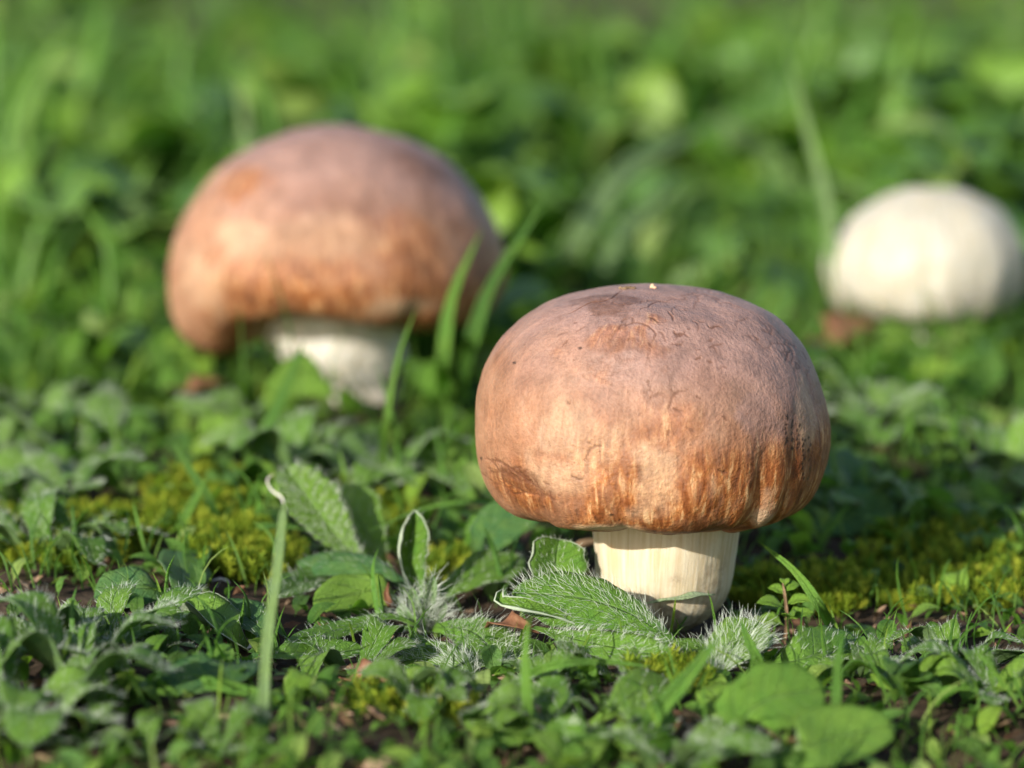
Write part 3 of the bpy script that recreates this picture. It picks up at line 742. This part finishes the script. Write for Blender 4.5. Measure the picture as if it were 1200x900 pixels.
add_leaf(R_, [pR, at(925, 775, -3.5), at(965, 765, -3.4), at(1010, 750, -3)], 1.2, [H, FE], 120, 93, dict(L=(.08, .2)), up=(0, -.7, .7), fold=.1)
# ---- soft foreground leaves
pF = ground(905, 868)
Fp = thing('weed_plant', 'rounded soft leaf held up on short stalk in front of the hairy rosette', 'weed', pF, 'broad leaved weeds')
add_leaf(Fp, [pF, at(872, 845, -9), at(905, 818, -8.8), at(968, 808, -8.4)], 1.25, [H, FE], 0, 101, up=(.1, -.75, .65), fold=.15, shape='round')
add_leaf(Fp, [pF, at(930, 880, -9.8), at(985, 862, -9.6), at(1050, 850, -9.2)], 1.2, [H, FE], 0, 102, up=(.1, -.6, .75), fold=.2)
pF2 = ground(690, 850)
F2 = thing('weed_plant', 'pale soft leaves lying in the grass below the bristly tongue leaf', 'weed', pF2, 'broad leaved weeds')
for k, (x0, y0, Y0, x1, y1, Y1, w) in enumerate(((660, 835, -7.2, 610, 790, -6.0, .9), (720, 830, -7.0, 790, 800, -6.2, .95), (690, 860, -8, 640, 880, -8.6, .9), (735, 860, -8, 800, 850, -7.6, .9), (585, 855, -7.8, 548, 830, -7.0, .8))):
    add_leaf(F2, [pF2, at(x0, y0, Y0), at((x0+x1)/2, (y0+y1)/2-8, (Y0+Y1)/2), at(x1, y1, Y1)], w, [H, FE], 60, 110+k, dict(L=(.08, .2)), up=(0, -.6, .8), fold=.15)
# ---- leaf in front of the white stem and other middle distance leaves
def single(label, px, py, pts, W, mats, up, shape='ovate', fold=.2, hairs=0, seed=0, extra=(), group='broad leaved weeds'):
    p = ground(px, py)
    t = thing('weed_plant', label, 'weed', p, group)
    add_leaf(t, [p]+[at(*q) for q in pts], W, mats, hairs, seed, dict(L=(.06, .16)), up=up, shape=shape, fold=fold, wave=.06)
    for k, (pp, w2, m2) in enumerate(extra):
        add_leaf(t, [p]+[at(*q) for q in pp], w2, m2, 0, seed+500+k, up=up, shape=shape, fold=fold, wave=.06)
    return t
single('rounded light green leaf standing before the white stem', 352, 478, [(352, 468, 15.5), (352, 442, 15.8), (358, 412, 16.3)], 2.05, [LI, LI], (.1, -.93, .3), 'round', .12, 0, 121)
single('long pale leaf beneath the drooping side of the large cap', 196, 512, [(215, 506, 16), (245, 498, 16.2), (292, 500, 16.5)], 1.0, [WE, WE], (0, -.6, .8), 'ovate', .15, 0, 122,
       [([(180, 500, 16.4), (150, 492, 16.6), (110, 490, 17)], 1.1, [WE, WE])])
single('dark shaded leaf in the shadow right of the sharp brown cap', 940, 610, [(950, 590, 8), (975, 572, 8.6), (1035, 560, 9.5)], 1.9, [HD, FE], (.1, -.7, .7), 'oblong', .15, 60, 123,  # the cap's shadow is also in this leaf's darker colour
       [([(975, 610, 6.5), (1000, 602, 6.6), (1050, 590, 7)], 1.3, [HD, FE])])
single('mid green hairy leaf leaning between the two brown mushrooms', 560, 590, [(545, 575, 10), (522, 548, 10.3), (490, 520, 10.8)], 1.3, [H, FE], (.2, -.75, .6), 'oblong', .2, 120, 124)
single('large soft leaf standing in the far grass behind the sharp cap', 640, 215, [(640, 200, 86), (642, 165, 87), (650, 115, 90)], 4.6, [LI, LI], (0, -.85, .5), 'round', .1, 0, 125)
single('broad green leaf rising in the far grass left of the white mushroom', 905, 215, [(905, 190, 84), (908, 140, 85), (925, 80, 88)], 5.0, [WE, WE], (-.1, -.9, .4), 'ovate', .12, 0, 126)
single('broad low leaf in the grass in front of the white mushroom', 860, 300, [(880, 285, 50), (905, 262, 51), (950, 240, 54)], 3.0, [WE, WE], (0, -.8, .6), 'ovate', .12, 0, 127)
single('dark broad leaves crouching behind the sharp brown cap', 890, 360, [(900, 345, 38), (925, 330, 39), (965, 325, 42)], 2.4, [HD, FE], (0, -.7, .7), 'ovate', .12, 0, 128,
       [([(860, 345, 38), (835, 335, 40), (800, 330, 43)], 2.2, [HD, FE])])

# ---- single blades
def gp(px, py): return ground(px, py)-np.array([0, 0, .15])
b1 = ground(306, 880)-np.array([0, 0, .2])
blade([b1, at(312, 770, -8.6), at(324, 680, -8.0), at(333, 590, -7.4)], .24, 'pale stiff grass stalk with curled dry tip', 'blade_pale', name='grass_stalk', shape='stalk', fold=.6, th=.10)
b1o = bpy.data.objects['grass_stalk']
tip = at(333, 592, -7.4)
Vt, Ft, mt_, ut, _f = leaf_geo([tip-b1, at(330, 583, -7.4)-b1, at(318, 574, -7.3)-b1, at(313, 562, -7.3)-b1, at(322, 555, -7.3)-b1], .035, up=(0, -1, 0), shape='blade', nu=2, nv=12, th=.02)
obj('dry_tip', mesh_from('dry_tip', Vt, Ft, [M['chip'], M['chip']], mt_, ut), b1o)
BL = [
    ('tall curved grass blade arching up between the two brown mushrooms', [gp(548, 470), at(552, 405, 14.5), at(580, 325, 14.8), at(648, 222, 15.6)], .55),
    ('straight grass blade standing against the right side of the large cap', [gp(520, 478), at(520, 430, 14.2), at(530, 350, 14.4), at(565, 268, 14.6)], .58),
    ('slender grass blade with pale edge rising before the shaded white stem', [gp(446, 560), at(452, 500, 8.6), at(466, 420, 8.8), at(488, 360, 9.2)], .22),
    ('thin short grass blade leaning next to the slender pale edged one', [gp(474, 566), at(466, 510, 8.8), at(452, 460, 9.0), at(441, 425, 9.2)], .15),
    ('dark slanting grass blade in front of the drooping cap side', [gp(282, 572), at(305, 520, 9.5), at(332, 465, 9.8), at(357, 398, 10.2)], .36),
    ('hair thin grass blade standing before the large cap', [gp(345, 480), at(345, 420, 15.2), at(328, 345, 15.4), at(304, 280, 15.6)], .10),
    ('short dark blade under the drooping side of the large cap', [gp(292, 500), at(287, 450, 15), at(283, 400, 15.2), at(281, 350, 15.4)], .10),
    ('curved grass blade arching over beside the cream stem', [gp(978, 742), at(960, 710, -1.6), at(930, 668, -1.2), at(888, 634, -.8)], .26),
    ('short upright soft blade near the silvery bristles', [gp(905, 800), at(888, 772, -5.2), at(876, 748, -5.0), at(868, 726, -4.8)], .24),
    ('soft vertical blade crossing the bristly tongue leaf', [gp(622, 860), at(619, 820, -8.6), at(617, 770, -8.4), at(620, 722, -8.2)], .24),
    ('dark soft blade slanting low over the pale soft leaves', [gp(590, 800), at(640, 782, -6.8), at(700, 775, -6.6), at(770, 782, -6.5)], .2),
    ('broad soft blade leaning in front of the silvery rosette', [gp(742, 872), at(770, 835, -8.6), at(800, 800, -8.4), at(842, 748, -8.0)], .34),
    ('low grass blade curving past the folded boat leaf', [gp(610, 590), at(560, 588, 4.5), at(500, 595, 4.0), at(432, 622, 3.2)], .16),
    ('pale narrow blade lying across the moss', [gp(262, 622), at(300, 618, 4.0), at(335, 617, 4.0), at(362, 622, 3.8)], .2),
    ('forked looking grass blade leaning beside the mossy patch', [gp(208, 628), at(215, 610, 4.5), at(228, 585, 4.6), at(243, 557, 4.8)], .24),
    ('dark grass blade leaning left by the mossy patch', [gp(262, 620), at(245, 585, 5.2), at(222, 550, 5.5), at(200, 515, 6)], .22),
    ('short yellowish blade standing behind the ribbed leaf', [gp(412, 590), at(407, 565, 7.8), at(402, 545, 7.8), at(397, 525, 7.9)], .17),
    ('arching blurred grass blade behind the sharp cap', [gp(672, 330), at(668, 300, 45), at(700, 240, 47), at(745, 190, 50), at(835, 148, 55)], 1.0),
    ('long thin grass blade bowing beside the white mushroom', [gp(985, 385), at(978, 330, 32), at(968, 240, 33), at(945, 150, 34), at(924, 60, 35)], .42),
    ('grass blade slanting out behind the sharp cap towards the white mushroom', [gp(770, 350), at(800, 325, 38), at(840, 305, 39), at(878, 284, 40)], .5),
    ('faint upright blade behind the crown of the large cap', [gp(300, 330), at(298, 260, 50), at(290, 180, 50), at(280, 80, 51)], .5),
    ('slim blade leaning over behind the arching blurred one', [gp(700, 345), at(712, 310, 44), at(735, 270, 46), at(800, 215, 50)], .6),
    ('short leaning grass blade close to the right side of the sharp cap', [gp(952, 660), at(965, 630, 5.2), at(978, 612, 5.3), at(996, 590, 5.5)], .2),
    ('low grass blade stretching across bare soil', [gp(190, 790), at(240, 800, -7.2), at(310, 816, -7.6), at(390, 846, -8.6)], .26),
    ('soft upright blade at the edge of the rounded soft leaf', [gp(978, 872), at(980, 830, -8.8), at(982, 780, -8.6), at(988, 735, -8.4)], .2),
]
for k, (lab, pts, w) in enumerate(BL):
    blade(pts, w, lab, 'blade_pale' if 'blurred' in lab or 'bowing' in lab or 'slanting out' in lab or 'faint' in lab else 'blade', seed=200+k, up=(random.uniform(-.4, .4), -.9, .3), twist=random.uniform(-.6, .6))

# ------------------------------------------------------------------ scattered plants
def proto_leaf(shape, L, W, rise, droop, mats, hairs, seed, **kw):
    """shared leaf mesh in its own frame: grows from the origin along +Y"""
    mid = [(0, 0, 0), (0, L*.35, L*rise*.55), (0, L*.7, L*rise), (0, L, L*(rise-droop))]
    V, F, mi, uv, frame = leaf_geo(mid, W, shape=shape, seed=seed, **kw)
    me = mesh_from('leaf_blade', V, F, mats, mi, uv)
    hm = None
    if hairs:
        hv, hf = hair_geo(frame, hairs, seed, L=(.08, .24)); hm = mesh_from('leaf_hairs', hv, hf, [M['hair']])
    return me, hm
LV = {'hawk': [], 'weed': [], 'round': []}
for k in range(5):
    LV['hawk'].append(proto_leaf('oblong', 1, .30+.04*(k % 3), random.uniform(.15, .5), random.uniform(0, .25), [H if k % 2 else HD, M['under']], 0, 300+k, fold=random.uniform(-.1, .35), wave=random.uniform(0, .1), quilt=.012, nu=6, nv=14, th=.012))
    LV['weed'].append(proto_leaf('ovate', 1, .42+.05*(k % 3), random.uniform(.2, .7), random.uniform(0, .4), [WE, WE], 0, 320+k, fold=random.uniform(0, .4), wave=random.uniform(0, .12), nu=6, nv=12, th=.012))
    LV['round'].append(proto_leaf('round', 1, .55+.05*(k % 3), random.uniform(.3, .8), random.uniform(0, .3), [WE if k % 2 else LI, WE], 0, 340+k, fold=random.uniform(0, .3), wave=random.uniform(0, .1), nu=6, nv=12, th=.012))
HAIRY = [proto_leaf('oblong', 2.4, .85+.1*k, .25+.08*k, .1*k, [H, M['under']], 240, 360+k, fold=.1*k-.05, wave=.05, quilt=.025, nu=8, nv=18) for k in range(4)]

def rosette(kind, x, y, n, size, label, group, name='weed_plant', tilt=0.0):
    t = thing(name, label, 'weed', (x, y, gz1(x, y)-.05), group)
    a0 = random.uniform(0, 6.28)
    for k in range(n):
        if kind == 'hairy':
            me, hm = random.choice(HAIRY); s = size/2.4*random.uniform(.75, 1.15)
        else:
            me, hm = random.choice(LV[kind]); s = size*random.uniform(.65, 1.2)
        o = obj('leaf', me, t)
        o.rotation_euler = (random.uniform(-.1, .45)+tilt, random.uniform(-.4, .4), a0+k*2.4+random.uniform(-.3, .3))
        o.scale = (s, s, s)
        if hm:
            h = obj('leaf_hairs', hm, o); h['kind'] = 'stuff'
    return t

def clear(x, y, pad=0.0):
    return all((x-a)**2+(y-b_)**2 > (r+pad)**2 for a, b_, r in MUSH_SPOTS)

def dep_sample(y0, y1):
    """depth at which the ground lies, picked so that plants thin out with distance"""
    py = random.uniform(y0, y1)
    return CAM_H/math.tan(PITCH+math.atan((py-450)/FPX))+CAM_Y

def beside(X, Y):
    if Y > 130: return 'in the farthest grass'
    if math.hypot(X-WX, Y-WY) < 11: return 'close to the white mushroom'
    if math.hypot(X-BX, Y-BY) < 10: return 'close to the large brown mushroom'
    if Y > 34 and abs(X-BX*1.5) < 9+.1*Y: return 'in the grass behind the large brown mushroom'
    if Y > 34 and X > 9+.1*Y: return 'in the grass behind the white mushroom'
    if Y > 34: return 'behind the gap between the mushrooms'
    if X < BX: return 'in the turf beyond the mossy patch'
    return 'in the turf between the three mushrooms'
def build(size, a, b_): return 'small' if size < a else 'large' if size > b_ else 'middling'
# background plants
nb = 0
while nb < 170:
    Y = dep_sample(12, 470); hw = (Y-CAM_Y)*.215
    X = random.uniform(-hw, hw)
    if not clear(X, Y, 1.0): continue
    if Y < 32 and -10 < X < 1.5 and Y < BY+1 and Y > 8: 
        if random.random() < .6: continue
    kind = random.choice(('weed', 'weed', 'round', 'hawk'))
    gap = 20 < Y < 65 and -1 < X < 16
    if gap and random.random() < .3: continue
    size = min(6.5, random.uniform(1.5, 3.2)*(1+min(1, max(0, Y-20)/55)*2.0)*(.55 if gap else 1))
    nl = random.randint(5, 8)
    lab = f"{build(size, 3, 6)} {dict(weed='pointed', round='round', hawk='narrow')[kind]} leaved weed with {nl} leaves {beside(X, Y)}"
    rosette(kind, X, Y, nl, size, lab, 'background '+{'weed': 'pointed', 'round': 'round', 'hawk': 'narrow'}[kind]+' leaved weeds', tilt=.4 if Y > 25 else .1)
    nb += 1
def near(X, Y):
    if math.hypot(X-FX, Y-FY) < 4: return 'round the foot of the cream stem'
    if Y > 12: return 'between the sharp mushroom and the blurred ones'
    if Y < -5: return 'in the soft foreground turf'
    if X < -7: return 'beyond the dark bluish leaves by the moss'
    if X < FX: return 'around the silvery hairy rosette'
    return 'on the shaded side of the sharp mushroom'
# low plants near the focus, small so that the picked out leaves stay visible
nb = 0
while nb < 100:
    Y = random.uniform(-10.5, 20); hw = (Y-CAM_Y)*.21
    X = random.uniform(-hw, hw)
    if not clear(X, Y, .6): continue
    if -3.6 < Y < 8 and -8 < X < 7.5: continue
    if Y <= -3.6 and abs(X) < 7.5 and random.random() < .55: continue
    kind = random.choice(('hairy', 'hairy', 'hairy', 'weed', 'round'))
    nl = random.randint(4, 6)
    lab = f"low {dict(hairy='hairy tongue', weed='pointed', round='round')[kind]} leaved plant of {nl} leaves {near(X, Y)}"
    rosette(kind, X, Y, nl, (random.uniform(1.4, 2.6) if kind == 'hairy' else random.uniform(.8, 1.7))*(.65 if Y < -3.6 and abs(X) < 7.5 else 1), lab, 'low '+kind+' plants in the turf', name='hawkweed_plant' if kind == 'hairy' else 'weed_plant')
    nb += 1

# grass tufts
BV = []
for k in range(7):
    L = 1; bend = random.uniform(.1, .8)
    mid = [(0, 0, 0), (0, .08*bend, .35), (0, .35*bend, .7), (0, .85*bend, 1-.25*bend)]
    V, F, mi, uv, _f = leaf_geo(mid, .05+.012*(k % 3), up=(0, -1, .3), shape='blade', nu=2, nv=12, fold=.5, th=.004, seed=400+k, twist=random.uniform(-.8, .8))
    BV.append(mesh_from('blade', V, F, [M['blade'], M['blade']], mi, uv))
def tuft(x, y, n, h, label, group):
    t = thing('grass_tuft', label, 'grass', (x, y, gz1(x, y)-.1), group)
    for k in range(n):
        o = obj('blade', random.choice(BV), t)
        s = h*random.uniform(.5, 1.1)
        o.location = (random.gauss(0, .3)*CM, random.gauss(0, .3)*CM, 0)
        o.rotation_euler = (random.uniform(-.2, .25), random.uniform(-.25, .25), random.uniform(0, 6.28))
        o.scale = (s, s, s)
nb = 0
while nb < 150:
    Y = dep_sample(12, 500); hw = (Y-CAM_Y)*.215; X = random.uniform(-hw, hw)
    if not clear(X, Y, .4): continue
    h = random.uniform(2, 5)*(1+min(1, max(0, Y-20)/60)*1.6)
    if Y < BY+2 and -11 < X < 3: h = min(h, 2.0)
    if 20 < Y < 65 and -1 < X < 16: h *= .6
    nl = random.randint(4, 7); tuft(X, Y, nl, h, f'{build(h, 3.5, 7)} grass tuft of {nl} blades {beside(X, Y)}', 'background grass tufts'); nb += 1
nb = 0
while nb < 85:
    Y = random.uniform(-10, 16); hw = (Y-CAM_Y)*.21; X = random.uniform(-hw, hw)
    if not clear(X, Y, .5): continue
    if Y < 0 and -4 < X < 6 and random.random() < .6: continue
    nl = random.randint(2, 4); tuft(X, Y, nl, random.uniform(.8, 1.9)*(1.35 if Y > 4 else 1), f'short sparse grass tuft of {nl} blades {near(X, Y)}', 'low grass tufts'); nb += 1

# ------------------------------------------------------------------ ground cover, moss, litter (uncountable)
def scatter(name, Vt, Ft, pos, yaw, pitch, roll, sc, mats, label, cat, tint=None, smooth=True, uvt=None):
    n = len(pos)
    cz, sz, cx, sx, cy, sy = np.cos(yaw), np.sin(yaw), np.cos(pitch), np.sin(pitch), np.cos(roll), np.sin(roll)
    o_, i_ = np.zeros(n), np.ones(n)
    Rz = np.array([[cz, -sz, o_], [sz, cz, o_], [o_, o_, i_]]).transpose(2, 0, 1)
    Rx = np.array([[i_, o_, o_], [o_, cx, -sx], [o_, sx, cx]]).transpose(2, 0, 1)
    Ry = np.array([[cy, o_, sy], [o_, i_, o_], [-sy, o_, cy]]).transpose(2, 0, 1)
    R = Rz@Rx@Ry
    V = np.einsum('nij,vj->nvi', R, Vt)*sc[:, None, None]+pos[:, None, :]
    k = len(Vt)
    F = (Ft[None]+np.arange(n)[:, None, None]*k).reshape(-1, Ft.shape[1])
    tint = rng.random(n) if tint is None else tint
    att = np.repeat(tint, k)[:, None]*np.ones((1, 3))
    uv = np.tile(uvt, (n, 1)) if uvt is not None else None
    o = obj(name, mesh_from(name, V.reshape(-1, 3), F, mats, uv=uv, attrs={'tint': att}, smooth=smooth))
    return tag(o, label, cat, kind='stuff')

def spots(n, y0, y1, margin=.215, rejf=None):
    P = []
    while len(P) < n:
        Y = dep_sample(y0, y1); hw = (Y-CAM_Y)*(margin+.16*min(1, max(0, Y-15)/25))+6; X = random.uniform(-hw, hw)
        if not clear(X, Y, -.3): continue
        if rejf and rejf(X, Y): continue
        P.append((X, Y))
    P = np.array(P)
    return np.column_stack([P, gz(P[:, 0], P[:, 1])])

# soil patches that stay bare
BARE = [ground(420, 790)[:2], ground(385, 800)[:2], ground(600, 735)[:2], ground(240, 845)[:2]]
def bare(x, y): return any((x-b_[0])**2*.5+(y-b_[1])**2 < .8 for b_ in BARE)

V, F, mi, uv, _f = leaf_geo([(0, 0, 0), (0, .4, .22), (0, .75, .3), (0, 1, .2)], .5, shape='ovate', nu=4, nv=7, fold=.25, wave=.08, th=.01)
nt_ = (4+1)*(7+1)
Vc, Fc, uc = V[:nt_], F[:28], uv[:nt_]
def cover(name, n, y0, y1, s0, s1, label, rej=bare):
    p = spots(n, y0, y1, rejf=rej)
    grow = 1+np.clip((p[:, 1]-25)/90, 0, 1)*1.3
    scatter(name, Vc, Fc, p, rng.uniform(0, 6.28, n), rng.uniform(-.1, .7, n), rng.normal(0, .35, n), rng.uniform(s0, s1, n)*grow, [M['cover']], label, 'ground cover', uvt=uc)
cover('ground_cover', 3000, 400, 960, .3, .85, 'small green leaves carpeting the turf around the sharp mushroom')
cover('ground_cover', 1300, 420, 640, .5, 1.3, 'carpet of small leaves between the sharp and the blurred mushrooms')
cover('ground_cover', 3300, -30, 490, .9, 3.0, 'out of focus carpet of small leaves behind the mushrooms')
Vb, Fb, mb, ub, _f = leaf_geo([(0, 0, 0), (0, .06, .4), (0, .25, .75), (0, .55, .95)], .055, up=(0, -1, .3), shape='blade', nu=2, nv=5, fold=.4, th=.004)
nt_ = 3*6
def fine_grass(n, y0, y1, s0, s1, label):
    p = spots(n, y0, y1)
    scatter('short_grass', Vb[:nt_], Fb[:10], p, rng.uniform(0, 6.28, n), rng.normal(0, .3, n), rng.normal(0, .3, n), rng.uniform(s0, s1, n)*(1+np.clip((p[:, 1]-25)/90, 0, 1)*1.2), [M['cover']], label, 'grass', uvt=ub[:nt_])
fine_grass(1500, 480, 960, .5, 1.3, 'short fine grass in the turf around the sharp mushroom')
fine_grass(6500, -30, 500, 1.0, 2.8, 'out of focus short grass behind the mushrooms')

# moss shoots: a stem with pointed leaflets all round
def moss_shoot():
    V, F = [], []
    for k in range(22):
        z = .04+.4*k/22; a = k*2.4; r = .19*(1-.5*k/22)
        d = np.array([math.cos(a), math.sin(a), .75]); s = np.array([-math.sin(a), math.cos(a), 0])*.018
        p = np.array([0, 0, z]); i = len(V)
        V += [p-s, p+s, p+d*r*.6+s*.9+np.array([0, 0, .01]), p+d*r*.6-s*.9+np.array([0, 0, .01]), p+d*r+np.array([0, 0, .035])]
        F += [(i, i+1, i+2), (i, i+2, i+3), (i+3, i+2, i+4)]
    return np.array(V), np.array(F)
Vm, Fm = moss_shoot()
def moss(px, py, rx, ry, n, hmax, label):
    n = int(n*1.5)
    c = ground(px, py)
    a = rng.uniform(0, 6.28, n); r = np.sqrt(rng.random(n))
    x = c[0]+np.cos(a)*r*rx; y = c[1]+np.sin(a)*r*ry
    ok = np.array([clear(a_, b_, -.4) for a_, b_ in zip(x, y)]); x, y, r = x[ok], y[ok], r[ok]; n = len(x)
    mound = hmax*(1-r**2)*(.6+.4*noise(np.column_stack([x, y, y*0])/.6, 77))
    p = np.column_stack([x, y, gz(x, y)+np.maximum(mound, 0)*.75])
    scatter('moss', Vm, Fm, p, rng.uniform(0, 6.28, n), rng.normal(0, .4, n), rng.normal(0, .4, n), rng.uniform(.5, 1.25, n), [M['moss']], label, 'moss', smooth=False)
moss(285, 655, 1.3, 2.2, 520, .5, 'yellow green moss cushion beside the ribbed leaf')
moss(255, 590, 1.6, 2.6, 420, .4, 'yellow green moss behind the mossy blades of grass')
moss(540, 680, 1.0, 1.2, 160, .5, 'moss shoots by the folded boat leaf')
moss(755, 745, .7, .5, 90, .3, 'moss in front of the cream stem')
moss(900, 705, .9, 1.0, 170, .45, 'moss around the bright sprig')
moss(975, 700, .8, 1.2, 150, .4, 'moss beyond the bright sprig')
moss(430, 600, 1.2, 2.4, 160, .3, 'thin moss behind the hairy rosette')
moss(480, 835, 1.2, .8, 60, .1, 'brownish moss on bare soil')
moss(80, 640, 2.2, 3.0, 420, .4, 'moss spreading beyond the dark bluish leaves')
moss(1110, 690, 2.0, 3.0, 350, .4, 'moss spreading right of the sprig')
moss(790, 800, .8, .6, 60, .2, 'moss between the soft pale leaves')
moss(300, 470, 2.0, 3.0, 150, .3, 'moss below the drooping cap')
moss(1000, 430, 2.5, 4.0, 200, .4, 'moss near the white mushroom')

# litter: flakes of dead plant matter
fv, ff, mi, uv, _f = leaf_geo([(0, 0, 0), (0, .3, .05), (0, .7, .04), (0, 1, .12)], .45, shape='ovate', nu=4, nv=6, fold=.35, wave=.25, th=.02, seed=9)
nt_ = 5*7
def litter(name, n, y0, y1, s0, s1, label, m='litter', only=None):
    p = spots(n, y0, y1, rejf=only)
    p[:, 2] += .03+np.where(p[:, 1] > 80, rng.uniform(0, 2, n), 0)
    scatter(name, fv, ff, p, rng.uniform(0, 6.28, n), rng.normal(0, .35, n), rng.normal(0, .6, n), rng.uniform(s0, s1, n), [M[m]], label, 'litter', uvt=uv)
litter('plant_litter', 1400, 480, 960, .15, .6, 'brown crumbs of dead plants on the soil')
litter('plant_litter', 240, 0, 480, .9, 2.6, 'dead brown leaves scattered through the grass behind', 'dead')

# picked out dead leaves, chip, twigs
def dead_leaf(label, pts, W, up, seed, m='dead', name='dead_leaf', cat='dead leaf', shape='ovate', **kw):
    pts = np.asarray(pts, float); base = pts[0]
    V, F, mi, uv, _f = leaf_geo(pts-base, W, up=up, seed=seed, shape=shape, nu=8, nv=14, **{**dict(fold=.3, wave=.25, th=.03), **kw})
    return tag(obj(name, mesh_from(name, V, F, [M[m], M[m]], mi, uv), None, base), label, cat, 'dead leaves and chips')
dead_leaf('reddish brown curled dead leaf below the white mushroom', [ground(950, 418), at(968, 395, 27), at(990, 382, 27.5), at(1030, 378, 28)], 1.5, (0, -.8, .5), 1)
dead_leaf('brown withered leaf scrap tucked behind the bristly tongue leaf', [ground(575, 738), at(592, 728, -2.0), at(610, 730, -2.1), at(632, 742, -2.3)], .7, (0, -.7, .7), 2)
dead_leaf('brown dead leaf lying on the bare soil patch', [ground(395, 800), at(420, 792, -5.2), at(450, 790, -5.2), at(485, 798, -5.3)], .6, (0, -.4, .9), 3)
dead_leaf('russet dead leaf under the drooping side of the large cap', [ground(205, 470), at(220, 452, 19), at(240, 446, 19.2), at(270, 450, 19.5)], 1.0, (0, -.7, .6), 4)
dead_leaf('bleached curled chip resting beside yellow moss', [ground(245, 698), at(254, 686, .9), at(264, 683, 1.0), at(276, 694, 1.0)], .24, (0, -.6, .8), 5, 'chip', 'bleached_chip', 'chip', fold=.8)
dead_leaf('small bleached chip on the soil next to the folded leaf', [ground(285, 762), at(296, 756, -2.9), at(308, 754, -2.8), at(320, 760, -2.8)], .2, (0, -.5, .8), 6, 'chip', 'bleached_chip', 'chip')
dead_leaf('thin dry twig lying across the bare soil patch', [ground(300, 798), at(360, 792, -4.8), at(410, 782, -4.3), at(452, 785, -4.4)], .12, (0, -.4, .9), 7, 'twig', 'twig', 'twig', shape='stalk', fold=.5, wave=0, th=.08)
dead_leaf('short reddish twig under the sharp cap', [ground(655, 652), at(672, 640, 3.0), at(695, 634, 3.1), at(715, 636, 3.2)], .2, (0, -.4, .9), 8, 'twig', 'twig', 'twig', shape='stalk', fold=.5, wave=0, th=.12)
dead_leaf('torn grey green leaf scrap against the cream stem foot', [at(748, 708, -1.55), at(775, 704, -1.5), at(805, 699, -1.45), at(838, 696, -1.2)], .17, (0, -.3, .95), 9, 'felt', 'leaf_scrap', 'leaf scrap', shape='oblong', fold=.3, wave=.3)
